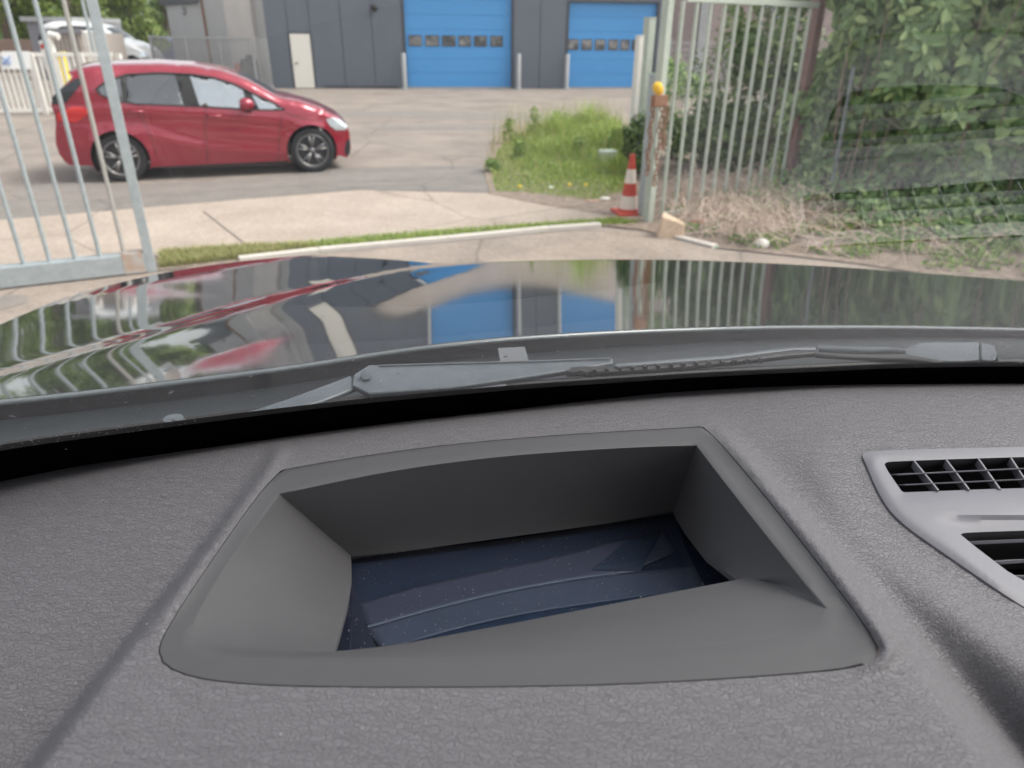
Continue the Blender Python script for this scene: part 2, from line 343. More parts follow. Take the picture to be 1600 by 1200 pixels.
sheet('yard', [(-900, 620), (-200, 475), (252, 424), (385, 412), (500, 397), (700, 379), (940, 356), (1002, 362), (1062, 376), (1110, 389), (1170, 395), (1330, 413), (1640, 458), (2400, 900), (1700, 2600), (-600, 2600)], .018, m_yardc)
# kerb: real step
kp = [(375, 412), (500, 397.5), (700, 379), (860, 363), (940, 357)]
kb = MB(); kw = .09
kin = [G(u, v) for u, v in kp]
for i in range(len(kin) - 1):
    a, b = kin[i], kin[i + 1]; d = (b - a) / np.linalg.norm(b - a); n = np.array([-d[1], d[0], 0]);
    h0 = .055; k2 = a + n * kw; k3 = b + n * kw
    kb.hexa([a, b, k3, k2], [x + np.array([0, 0, h0]) for x in (a, b, k3, k2)])
a, b = G(1040, 372), G(1112, 390); d = (b - a) / np.linalg.norm(b - a); n = np.array([-d[1], d[0], 0]); kb.hexa([a, b, b + n * kw, a + n * kw], [x + np.array([0, 0, .045]) for x in (a, b, b + n * kw, a + n * kw)])
tag(kb.build('kerb', m_kerb, bevel=.008), kind='structure')
jn = MB(); a, b = G(318, 330, .012), G(392, 388, .012); jn.bar(a, b, .02, .004); a, b = G(-40, 349, .012), G(-20, 424, .012); jn.bar(a, b, .02, .004)
tag(jn.build('slab_joint', M('joint', (.2, .17, .15), .9)), kind='structure')
# old tyre marks and oil patches in the lot (stains with a shape of their own)
def stain(pts, mat, z=.0225):
    P = [G(u, v, z) for u, v in chaikin(pts, 2)]; me = bpy.data.meshes.new('stain'); me.from_pydata([tuple(p) for p in P], [], [tuple(range(len(P)))[::-1]])
    o = link('stain', me, mat)
    if me.polygons[0].normal.z < 0: me.flip_normals()
    tag(o, kind='structure')
m_stain = M('stain', (.20, .175, .155), .8, (5, .4, (.25, .22, .19)))
stain([(-60, 482), (-20, 468), (20, 460), (46, 462), (40, 474), (0, 484), (-40, 496)], m_stain)
stain([(120, 458), (128, 453), (140, 456), (134, 462), (124, 463)], m_stain)
stain([(178, 440), (186, 437), (200, 440), (192, 445)], m_stain)
m_patch = M('patch', (.185, .165, .148), .9, (3, .4, (.24, .21, .188)))
stain([(0, 300), (80, 284), (240, 288), (420, 276), (560, 272), (740, 262), (742, 272), (560, 284), (420, 292), (240, 305), (60, 318)], m_patch, .0065)
stain([(420, 176), (640, 172), (900, 182), (880, 190), (640, 184), (440, 184)], m_patch, .0035)
stain([(560, 196), (800, 196), (780, 204), (580, 203)], m_patch, .0035)

# ------------------------------------------------------------------ foliage tools (numpy)
def leaf_cloud(pts, dirs, size, ratio=.45, jitter=.35, seed=1, droop=0.3):
    r = np.random.RandomState(seed); n = len(pts); L = size * (1 + jitter * r.uniform(-1, 1, n))[:, None]
    up = r.normal(0, 1, (n, 3)); nrm = dirs + .55 * up / np.linalg.norm(up, axis=1, keepdims=True); nrm /= np.linalg.norm(nrm, axis=1, keepdims=True)
    t = r.normal(0, 1, (n, 3)); t[:, 2] -= droop; t -= nrm * (t * nrm).sum(1, keepdims=True); t /= np.linalg.norm(t, axis=1, keepdims=True)
    b = np.cross(nrm, t); Wd = L * ratio
    p0 = pts; p1 = pts + t * L * .35 + b * Wd * .5 + nrm * L * .05; p1b = pts + t * L * .35 - b * Wd * .5 + nrm * L * .05
    p2 = pts + t * L * .75 + b * Wd * .36; p2b = pts + t * L * .75 - b * Wd * .36; p3 = pts + t * L - nrm * L * .1
    m1 = pts + t * L * .35 - nrm * L * .02; m2 = pts + t * L * .75 - nrm * L * .06
    V = np.stack([p0, p1, m1, p1b, p2, m2, p2b, p3], 1).reshape(-1, 3)
    base = np.array([[0, 1, 2, 2], [0, 2, 3, 3], [1, 4, 5, 2], [2, 5, 6, 3], [4, 7, 5, 5], [5, 7, 6, 6]])
    tri = [(0, 1, 2), (0, 2, 3), (4, 7, 5), (5, 7, 6)]; quad = [(1, 4, 5, 2), (2, 5, 6, 3)]
    F = []
    for i in range(n):
        k = 8 * i; F += [(k + a, k + b_, k + c) for a, b_, c in tri]; F += [(k + a, k + b_, k + c, k + d) for a, b_, c, d in quad]
    return V, F
def small_leaves(pts, dirs, size, seed=1):
    r = np.random.RandomState(seed); n = len(pts); L = size * r.uniform(.6, 1.4, (n, 1))
    nrm = dirs + .8 * r.normal(0, 1, (n, 3)); nrm /= np.linalg.norm(nrm, axis=1, keepdims=True)
    t = np.cross(nrm, r.normal(0, 1, (n, 3))); t /= np.linalg.norm(t, axis=1, keepdims=True); b = np.cross(nrm, t)
    V = np.stack([pts, pts + t * L * .5 + b * L * .3, pts + t * L, pts + t * L * .5 - b * L * .3], 1).reshape(-1, 3)
    return V, [(4 * i, 4 * i + 1, 4 * i + 2, 4 * i + 3) for i in range(n)]
def cloud_mesh(name, VF, mat, parent=None, smooth=True):
    me = bpy.data.meshes.new(name); me.from_pydata(VF[0].tolist() if hasattr(VF[0], 'tolist') else VF[0], [], VF[1]); return link(name, me, mat, parent, smooth)
def clump_points(centers, radii, n, seed):
    r = np.random.RandomState(seed); c = np.array(centers); R = np.array(radii); i = r.choice(len(c), n, p=(R[:, 0] ** 2) / (R[:, 0] ** 2).sum())
    d = r.normal(0, 1, (n, 3)); d /= np.linalg.norm(d, axis=1, keepdims=True); k = r.uniform(.45, 1.05, (n, 1)) ** .6
    return c[i] + d * R[i] * k, d
def tree(name, label, cat, base, h, rad, n, leaf, mat, seed, group=None, lean=(0, 0), low=.25):
    t = empty(name, base, label, cat, group); r = random.Random(seed); base = np.array(base, float)
    tk = MB(); top = base + np.array([lean[0], lean[1], h * .75]); tk.tube([base, base * .5 + top * .5 + np.array([.1, 0, 0]), top], [h * .03, h * .02, h * .008], 8)
    cs = []; rs = []
    for k in range(26):
        a = r.uniform(0, 6.28); zz = r.uniform(low, .93); q = rad * math.sin(math.pi * min(1, (zz - low) / (1 - low) * .8 + .2)) * r.uniform(.3, .8)
        c = base + np.array([q * math.cos(a) + lean[0] * zz, q * math.sin(a) + lean[1] * zz, h * zz]); cs.append(c); s_ = rad * r.uniform(.22, .42); rs.append((s_, s_, s_ * .8))
        if k % 2 == 0: tk.tube([base + np.array([0, 0, h * max(.15, zz - .3)]), (base + np.array([0, 0, h * zz]) + c) / 2, c], [h * .01, h * .007, h * .003], 5, cap=False)
    tk.build('trunk', m_wood, t, True, None)
    P, d = clump_points(cs, rs, n, seed); cloud_mesh('crown', small_leaves(P, d, leaf, seed), mat, t); return t
def blades(areas, n, h, wd, seed, lean=.35):
    """areas: polygon in world xy"""
    r = np.random.RandomState(seed); poly = np.array([p[:2] for p in areas]); lo = poly.min(0); hi = poly.max(0)
    q = r.uniform(lo, hi, (n * 4, 2)); q = q[inpoly(q, poly)][:n]; n = len(q)
    hh = (h(q, r) if callable(h) else h * r.uniform(.4, 1.2, n)); a = r.uniform(0, 6.28, n); l = lean * hh * r.uniform(.2, 1.4, n)
    dx = np.stack([np.cos(a), np.sin(a), 0 * a], 1); sd = np.stack([-np.sin(a), np.cos(a), 0 * a], 1) * wd
    p = np.concatenate([q, np.zeros((n, 1)) + .01], 1); z = np.array([0, 0, 1.])
    m1 = p + dx * l[:, None] * .35 + z * hh[:, None] * .6; t = p + dx * l[:, None] + z * hh[:, None]
    V = np.stack([p - sd, p + sd, m1 + sd * .7, m1 - sd * .7, t], 1).reshape(-1, 3); F = []
    for i in range(n): F += [(5 * i, 5 * i + 1, 5 * i + 2, 5 * i + 3), (5 * i + 3, 5 * i + 2, 5 * i + 4)]
    return V, F
# ------------------------------------------------------------------ workshop building
BA, BB = G(430, 138), G(975, 138.5); BE = (BB - BA) / np.linalg.norm(BB - BA); BN = np.array([BE[1], -BE[0], 0]); BZ = np.array([0, 0, 1.])
def bs(u, v=138): P = W(BA, BB, u, v); return float((P - BA) @ BE), float(P[2])
def bp(s, z, out=0.0): return BA + BE * s + BZ * z + BN * out
def brect(mb, s0, s1, z0, z1, o0, o1, mi=0): mb.hexa([bp(s0, z0, o1), bp(s1, z0, o1), bp(s1, z0, o0), bp(s0, z0, o0)], [bp(s0, z1, o1), bp(s1, z1, o1), bp(s1, z1, o0), bp(s0, z1, o0)], mi)
bld = empty('workshop_building', bp(4, 0), 'long charcoal clad workshop with two blue roller doors across the lot', 'building')
sL = bs(422, 100)[0]; sd1, sd2 = bs(631, 80)[0], bs(802, 80)[0]; sd3, sd4 = bs(884, 80)[0], bs(1024, 80)[0]; sR = bs(1040, 80)[0]
sw1, sw2 = bs(456, 100)[0], bs(490, 100)[0]; zw = 1.86; zd1 = 3.55; zd2 = bs(950, 4)[1]
wl = MB()
def panels(s0, s1, z0, z1, step=1.02):
    n = max(1, round((s1 - s0) / step)); q = (s1 - s0) / n
    for i in range(n): brect(wl, s0 + i * q + .012, s0 + (i + 1) * q - .012, z0, z1, -.05, .0)
panels(sL, sw1, 0, zw + .03); panels(sL, sw2, zw + .03, 5.2); panels(sw2, sd1, .0, 5.2); panels(sd1, sd2, zd1, 5.2); panels(sd2, sd3, 0, 5.2); panels(sd3, sd4, zd2, 5.2); panels(sd4, sR, 0, 5.2)
wl.build('wall', m_clad, bld)
bk = MB(); brect(bk, sL, sR, 0, 5.25, -9.0, -.35); bk.build('wall_core', m_clad2, bld)
bk = MB()
for s0, s1, z0, z1 in ((sL, sw1, 0, 5.2), (sw1, sw2, zw, 5.2), (sw2, sd1, 0, 5.2), (sd1, sd2, zd1, 5.2), (sd2, sd3, 0, 5.2), (sd3, sd4, zd2, 5.2), (sd4, sR, 0, 5.2)): brect(bk, s0, s1, z0, z1, -.36, -.052)
bk.build('wall_backing', m_clad2, bld)
bk = MB(); brect(bk, sL - .05, sR + .05, 5.2, 5.45, -9, .08); bk.build('roof_edge', m_clad2, bld)
bk = MB(); brect(bk, sw2 + .3, sd1 - .3, .0, .09, 0, .03); bk.build('plinth', m_clad2, bld)
ef = MB(); brect(ef, sw1 + .04, sw2 - .04, .02, zw, -.05, .02); dr = ef.build('side_door', m_cream, bld); tag(dr, 'cream side door')
hd = MB(); hd.bar(bp(sw1 + .12, .88, .03), bp(sw1 + .24, .88, .05), .03, .03); hd.build('handle', m_black, dr)
ef = MB(); brect(ef, sw1 - .03, sw1 + .035, 0, zw + .05, -.05, .012); brect(ef, sw2 - .035, sw2 + .03, 0, zw + .05, -.05, .012); brect(ef, sw1 + .036, sw2 - .036, zw + .004, zw + .05, -.05, .012); ef.build('door_frame', m_clad2, bld)
def sectional(s0, s1, ztop, wins, zc, lab):
    mb = MB(); z = .05; hh = (ztop - .05) / round(ztop / .52)
    while z < ztop - .01: brect(mb, s0 + .08, s1 - .06, z + .004, z + hh - .004, -.16, -.12); z += hh
    brect(mb, s0 + .08, s1 - .06, .05, ztop, -.2, -.163)
    d = mb.build('sectional_door', m_blue, bld, bevel=.004); tag(d, lab)
    for (ua, ub) in wins:
        a, b = bs(ua, 66)[0], bs(ub, 66)[0]; fr = MB()
        brect(fr, a - .03, b + .03, zc - .19, zc + .19, -.118, -.105); brect(fr, a, b, zc - .155, zc + .155, -.1045, -.100, 1)
        fr.build('door_window', [m_clad2, m_window], d)
    fr = MB(); brect(fr, s0 - .02, s0 + .078, 0, ztop + .06, -.2, .015); brect(fr, s1 - .058, s1 + .02, 0, ztop + .06, -.2, .015); brect(fr, s0 + .079, s1 - .059, ztop + .002, ztop + .06, -.2, .015)
    fr.build('door_frame', m_clad2, bld)
    fr = MB(); brect(fr, s0 + .08, s1 - .06, .0, .048, -.17, -.10); fr.build('door_seal', m_alu, bld)
zc1 = bs(705, 64)[1]; zc2 = bs(930, 70)[1]
sectional(sd1, sd2, zd1, [(640, 658), (666, 685), (692, 711), (718, 735), (742, 760), (768, 785)], zc1, 'larger blue door')
sectional(sd3, sd4, zd2, [(889, 904), (911, 925), (932, 946), (953, 966), (972, 984), (990, 1003)], zc2, 'smaller blue door')
lm = MB(); q = bs(585, 12); lm.lathe(bp(q[0], q[1], 0), [(.0, .0), (.12, 0), (.12, .1), (.08, .16), (0, .17)], 12, axis=BN, ref=(0, 0, 1)); lm.build('wall_lamp', m_black, bld, True, None)
for (u, vt, lab) in ((633, 86, 'grey steel bollard left of the larger blue door'), (808, 90, 'grey steel bollard right of the larger blue door'), (882, 91, 'grey steel bollard left of the smaller blue door')):
    s_, _ = bs(u); P = bp(s_, 0, .35); t = empty('bollard', P, lab, 'bollard', 'bollards guarding the blue doors'); mb = MB(); hb = 1.22
    mb.lathe(P, [(.09, 0), (.09, hb), (.075, hb + .03), (0, hb + .035)], 16); mb.build('post', m_alu, t, True); mb = MB(); mb.lathe(P, [(.15, 0), (.15, .02), (.0905, .021)], 16); mb.build('base_plate', m_galv, t)
# small signs of wear: pale kerb at the door foot
# ------------------------------------------------------------------ pale building left of the workshop
gA = G(272, 118); gB = bp(sL - .02, 0, -.9); gA = gB + (gA - gB) * 1.0
GE = (gB - gA) / np.linalg.norm(gB - gA); GN = np.array([GE[1], -GE[0], 0]); gl = np.linalg.norm(gB - gA)
def gp(s, z, o=0.): return gA + GE * s + BZ * z + GN * o
def gs(u, v=60): return float((W(gA, gB, u, v) - gA) @ GE)
def grect(mb, s0, s1, z0, z1, o0, o1, mi=0): mb.hexa([gp(s0, z0, o1), gp(s1, z0, o1), gp(s1, z0, o0), gp(s0, z0, o0)], [gp(s0, z1, o1), gp(s1, z1, o1), gp(s1, z1, o0), gp(s0, z1, o0)], mi)
g = empty('grey_hall', gp(gl / 2, 0), 'pale grey concrete hall with a broad off white column beside the dark workshop', 'building')
mb = MB(); s1, s2, s3, s4 = gs(326), gs(364), gs(405), gl
grect(mb, gs(272, 80), s1 - .04, 0, 2.95, -6, 0); grect(mb, s1 + .04, s2, 0, 7, -6, .02); mb.build('wall', m_lgrey, g)
mb = MB(); grect(mb, s2, s3, 0, 7, -1, .2); mb.build('column', m_lgrey2, g)
mb = MB(); grect(mb, s3, s4, 0, 7, -6, .05); w2 = mb.build('wall_strip', m_lgrey, g)
mb = MB(); grect(mb, s1 - .035, s1 + .035, 0, 7, -.1, .1); mb.build('downpipe', m_rust, g)
mb = MB(); grect(mb, gs(268, 80), s1 - .04, 2.96, 4.0, -6, .15); mb.build('roof_fascia', m_clad2, g)
for u_, v_ in ((288, 17), (315, 5)):
    mb = MB(); P = W(gA, gB, u_, v_) + GN * .02; mb.lathe(P, [(.16, 0), (.16, .1), (0, .13)], 10, axis=GN, ref=(0, 0, 1)); mb.build('wall_lamp', m_alu, g)
# mesh yard fence before it
fa, fb = G(248, 128), G(428, 141); FE = (fb - fa) / np.linalg.norm(fb - fa); fl = np.linalg.norm(fb - fa)
t = empty('bar_fence', (fa + fb) / 2, 'tall galvanised bar fence in front of the pale grey hall', 'fence')
zt = W(fa, fb, 330, 59)[2]
mb = MB(); mb.bar(fa + BZ * zt, fb - FE * (fl * .12) + BZ * zt, .09, .07); mb.bar(fa + BZ * .12, fb + BZ * .12, .06, .06); mb.build('rail', m_alu, t)
mb = MB(); n = 78
for i in range(n): P = fa + FE * fl * (i + .5) / n; mb.bar(P + BZ * .1, P + BZ * zt, .022, .022)
tag(mb.build('bars', m_alu, t), kind='stuff')
for k in (0, .33, .62, .88):
    mb = MB(); P = fa + FE * fl * k; mb.bar(P, P + BZ * (zt + .05), .1, .1); mb.build('post', m_alu, t)
P = G(376, 134); mb = MB(); mb.lathe(P, [(.2, 0), (.23, .1), (.2, .5), (.12, .62), (.09, .8), (0, .82)], 12); tag(mb.build('gas_bottle', m_orange, smooth=True), 'orange red canister behind the bar fence near the red car windshield', 'canister')
P = G(318, 118); mb = MB(); mb.lathe(P, [(.2, 0), (.2, .6), (.1, .72), (0, .73)], 12); tag(mb.build('gas_bottle', m_orange, smooth=True), 'small orange canister seen just above the red car roof', 'canister')
P = G(394, 134); mb = MB(); mb.lathe(P, [(.34, 0), (.36, .1), (.36, .75), (.3, .95), (0, 1.0)], 10); mb.box(P + np.array([.1, 0, 1.04]), .3, .2, .12); tag(mb.build('refuse_sack', m_black, smooth=True), 'black refuse bin standing behind the bar fence', 'bin')

# ------------------------------------------------------------------ rough walled building right of the workshop, behind the gate
ra = bp(sR + .3, 0, -1.5); rb = ra + np.array([9, -.4, 0]); RE = (rb - ra) / np.linalg.norm(rb - ra); RN = np.array([RE[1], -RE[0], 0])
g = empty('pebbledash_house', (ra + rb) / 2, 'pinkish grey pebbledash building behind the green gate bars', 'building')
mb = MB(); mb.hexa([ra, rb, rb - RN * 7, ra - RN * 7], [x + BZ * 6 for x in (ra, rb, rb - RN * 7, ra - RN * 7)]); mb.build('wall', m_brickw, g)
P = W(ra + RN * .12, rb + RN * .12, 1096, 60); P[2] = 0; mb = MB(); mb.bar(P, P + BZ * 6, .34, .2); mb.build('downpipe', m_alu, g)
ma, mbb = G(1040, 152), G(1125, 150); zt = W(ma, mbb, 1080, 62)[2]; t = empty('mesh_fence', (ma + mbb) / 2, 'low grey wire mesh panel before the pebbledash wall', 'fence')
e = (mbb - ma) / np.linalg.norm(mbb - ma); L = np.linalg.norm(mbb - ma); mb = MB()
for i in range(int(L / .12)): mb.bar(ma + e * i * .12, ma + e * i * .12 + BZ * zt, .014, .014)
for i in range(int(zt / .2)): mb.bar(ma + BZ * (.1 + i * .2), mbb + BZ * (.1 + i * .2), .014, .014)
tag(mb.build('wire_mesh', m_alu, t), kind='stuff')
for P in (ma, (ma + mbb) / 2, mbb): mb = MB(); mb.bar(P, P + BZ * (zt + .05), .07, .07); mb.build('post', m_alu, t)

# ------------------------------------------------------------------ far left yard
fa, fb = G(-60, 181), G(196, 176); FE = (fb - fa) / np.linalg.norm(fb - fa); fl = np.linalg.norm(fb - fa); zt = W(fa, fb, 90, 85)[2]
t = empty('white_railing', (fa + fb) / 2, 'white painted bar railing with a white sign behind the red car', 'fence')
mb = MB(); mb.bar(fa + BZ * zt, fb + BZ * zt, .07, .09); mb.build('top_rail', m_white, t); mb = MB(); mb.bar(fa + BZ * .1, fb + BZ * .1, .06, .08); mb.build('bottom_rail', m_white, t)
n = 30
for i in range(n): P = fa + FE * fl * (i + .5) / n; mb = MB(); mb.bar(P + BZ * .1, P + BZ * (zt - .03), .05, .05); mb.build('bar', m_white, t)
for u in (53, 78, 130, 188): P = W(fa, fb, u, 100); P[2] = 0; mb = MB(); mb.bar(P, P + BZ * (zt + (.12 if u == 78 else .02)), .11, .11); mb.build('post', m_white, t)
def fpt(u, v, o=0.0): return W(fa, fb, u, v) - np.array([-FE[1], FE[0], 0]) * o
sg = MB(); sg.prism([fpt(4, 80, .06), fpt(4, 108, .06), fpt(50, 108, .06), fpt(47, 80, .06)], np.array([-FE[1], FE[0], 0]) * .02); so = sg.build('sign_board', m_sign, t)
sg = MB()
for (a, b) in (((5, 90), (19, 97)), ((6, 101), (17, 88)), ((5, 97), (18, 101))): sg.bar(fpt(*a, .068), fpt(*b, .068), .045, .012, up=FE)
sg.build('sign_mark', m_signb, so)
# containers, shed, poles
P = G(100, 145); 
for u, c, lab in ((99, m_yellow, 'amber yellow wheeled bin left of its brighter twin behind the white railing'), (108, m_yel2, 'bright yellow wheeled bin behind the white railing')):
    P = G(u, 152); t = empty('wheeled_bin', P, lab, 'bin', 'yellow bins behind the white railing'); mb = MB(); X, Y = .17, .17
    mb.hexa([P + np.array(q) for q in ((-X * .8, -Y * .8, .03), (X * .8, -Y * .8, .03), (X * .8, Y * .8, .03), (-X * .8, Y * .8, .03))], [P + np.array(q) for q in ((-X, -Y, 1.25), (X, -Y, 1.25), (X, Y, 1.25), (-X, Y, 1.25))]); mb.build('bin_body', c, t, bevel=.03)
    mb = MB(); mb.box(P + np.array([0, 0, 1.28]), .38, .38, .05); mb.build('lid', c, t, bevel=.02)
def shed(name, lab, cat, u0, u1, vt, vb, depth, mats, d2=3.0):
    a = G(u0, vb) * 0; k = depth / ray((u0 + u1) / 2, 60)[1]; c0 = CP + ray(u0, 60) * (depth / ray(u0, 60)[1]); c1 = CP + ray(u1, 60) * (depth / ray(u1, 60)[1])
    zt = (CP + ray((u0 + u1) / 2, vt) * (depth / ray((u0 + u1) / 2, vt)[1]))[2]; c0[2] = c1[2] = 0; return c0, c1, zt
c0, c1, zt = shed('', '', '', 47, 120, 34, 0, 33, None)
t = empty('storage_shed', (c0 + c1) / 2, 'low grey storage shed under the trees at far left', 'shed'); mb = MB(); Y = np.array([0, 4, 0]); mb.hexa([c0, c1, c1 + Y, c0 + Y], [x + BZ * zt for x in (c0, c1, c1 + Y, c0 + Y)]); mb.build('wall', m_shed, t)
mb = MB(); mb.hexa([c0 + BZ * zt + np.array([-.1, -.2, .002]), c1 + BZ * zt + np.array([.1, -.2, 0.002]), c1 + Y + BZ * zt, c0 + Y + BZ * zt], [x + BZ * .18 for x in (c0 + BZ * zt + np.array([-.1, -.2, 0]), c1 + BZ * zt + np.array([.1, -.2, 0]), c1 + Y + BZ * zt, c0 + Y + BZ * zt)]); mb.build('roof', m_alu, t)
c0, c1, zt = shed('', '', '', 80, 128, 52, 0, 28, None)
t = empty('tan_container', (c0 + c1) / 2, 'tan panelled container with grey rim behind the white railing', 'container'); mb = MB(); Y = np.array([0, 3, 0]); mb.hexa([c0, c1, c1 + Y, c0 + Y], [x + BZ * zt for x in (c0, c1, c1 + Y, c0 + Y)]); mb.build('body', m_tan, t)
mb = MB(); mb.bar(c0 + BZ * (zt + .07) + np.array([-.1, -.05, 0]), c1 + BZ * (zt + .07) + np.array([.1, -.05, 0]), .12, .16); mb.build('rim', m_shed, t)
for i in range(7):
    mb = MB(); q = c0 + (c1 - c0) * (i + .5) / 7 - np.array([0, .03, 0]); mb.bar(q + BZ * .1, q + BZ * (zt - .05), .06, .05); mb.build('rib', m_tan, t)
for u, lab in ((138, 'left of two thick white pipe posts beside the tan container'), (151, 'right of two thick white pipe posts beside the tan container')):
    P = CP + ray(u, 60) * (27 / ray(u, 60)[1]); P[2] = 0; mb = MB(); zt = (CP + ray(u, 50) * (27 / ray(u, 50)[1]))[2]; mb.lathe(P, [(.15, 0), (.15, zt), (.1, zt + .04), (0, zt + .05)], 14); tag(mb.build('pipe_post', m_white, smooth=True), lab, 'post', 'white pipe posts in the far yard')
P = CP + ray(77, 60) * (24 / ray(77, 60)[1]); P[2] = 0; mb = MB(); zt = (CP + ray(77, 56) * (24 / ray(77, 60)[1]))[2]; mb.tube([P, P + BZ * (zt - .1), P + BZ * zt + np.array([.05, 0, .04]), P + np.array([.3, 0, zt - .02])], .1, 10); tag(mb.build('vent_pipe', m_white, smooth=True), 'short white pipe with bent top rising behind the railing', 'pipe')
P = CP + ray(142, 60) * (26 / ray(142, 60)[1]); P[2] = 0; t = empty('lamp_post', P, 'thin grey lamp post rising behind the left gate', 'lamp post'); mb = MB(); mb.tube([P, P + BZ * 6], [.06, .04], 8); mb.build('pole', m_galv, t, True); mb = MB(); mb.box(P + np.array([.3, 0, 6.0]), .8, .25, .1); mb.build('lamp_head', m_galv, t)
# low brown wall under the trees
c0, c1, zt = shed('', '', '', -60, 72, 62, 0, 38, None); mb = MB(); Y = np.array([0, .4, 0]); mb.hexa([c0, c1, c1 + Y, c0 + Y], [x + BZ * zt for x in (c0, c1, c1 + Y, c0 + Y)]); tag(mb.build('brown_wall', M('brown_brick', (.2, .13, .1), .9, (6, .5, (.3, .22, .18))), bevel=.02), 'low brown brick wall below the trees at far left', 'wall')

# trees
def tb(u, depth): P = CP + ray(u, 60) * (depth / ray(u, 60)[1]); P[2] = 0; return P
gT = 'trees behind the far yard'
tree('deciduous_tree', 'broad light green tree above the brown wall at the left frame edge', 'tree', tb(10, 44), 7.5, 3.0, 5200, .26, l_tree, 11, gT)
tree('deciduous_tree', 'darker green tree behind the grey storage shed', 'tree', tb(72, 47), 8.2, 3.0, 5200, .26, l_tree2, 12, gT)
tree('deciduous_tree', 'yellow green tree rising behind the tan container', 'tree', tb(118, 43), 7, 2.4, 4200, .24, l_tree, 13, gT)
tree('deciduous_tree', 'olive tree behind the two white pipe posts', 'tree', tb(165, 50), 7.6, 2.3, 4200, .26, l_tree2, 14, gT)
tree('deciduous_tree', 'bright rounded tree above the parked white car', 'tree', tb(212, 46), 4.6, 2.4, 5200, .24, l_tree, 15, gT)
tree('deciduous_tree', 'small green tree at the corner of the pale grey hall', 'tree', tb(262, 62), 6.2, 1.6, 3500, .24, l_tree2, 16, gT)
for k, (u, dd, h_, r_) in enumerate(((-60, 50, 8, 3.5), (-130, 45, 8, 3.5))):
    tree('deciduous_tree', ['tall green tree just beyond the left frame edge', 'outermost tree of the row at far left'][k], 'tree', tb(u, dd), h_, r_, 4200, .28, l_tree, 20 + k, gT)
# distant wood closing the horizon
wr = np.random.RandomState(3); n = 15000; az = np.radians(wr.uniform(-62, 62, n)); rr = wr.uniform(92, 105, n); hh = (4.5 + 1.6 * np.sin(az * 23) + 1.1 * np.sin(az * 61 + 1)) * wr.uniform(0, 1, n) ** .7
P_ = np.stack([rr * np.sin(az), rr * np.cos(az), hh], 1); d_ = np.stack([-np.sin(az), -np.cos(az), 0 * az + .5], 1)
tag(cloud_mesh('far_wood', small_leaves(P_, d_, 1.1, 4), l_tree2), kind='stuff')

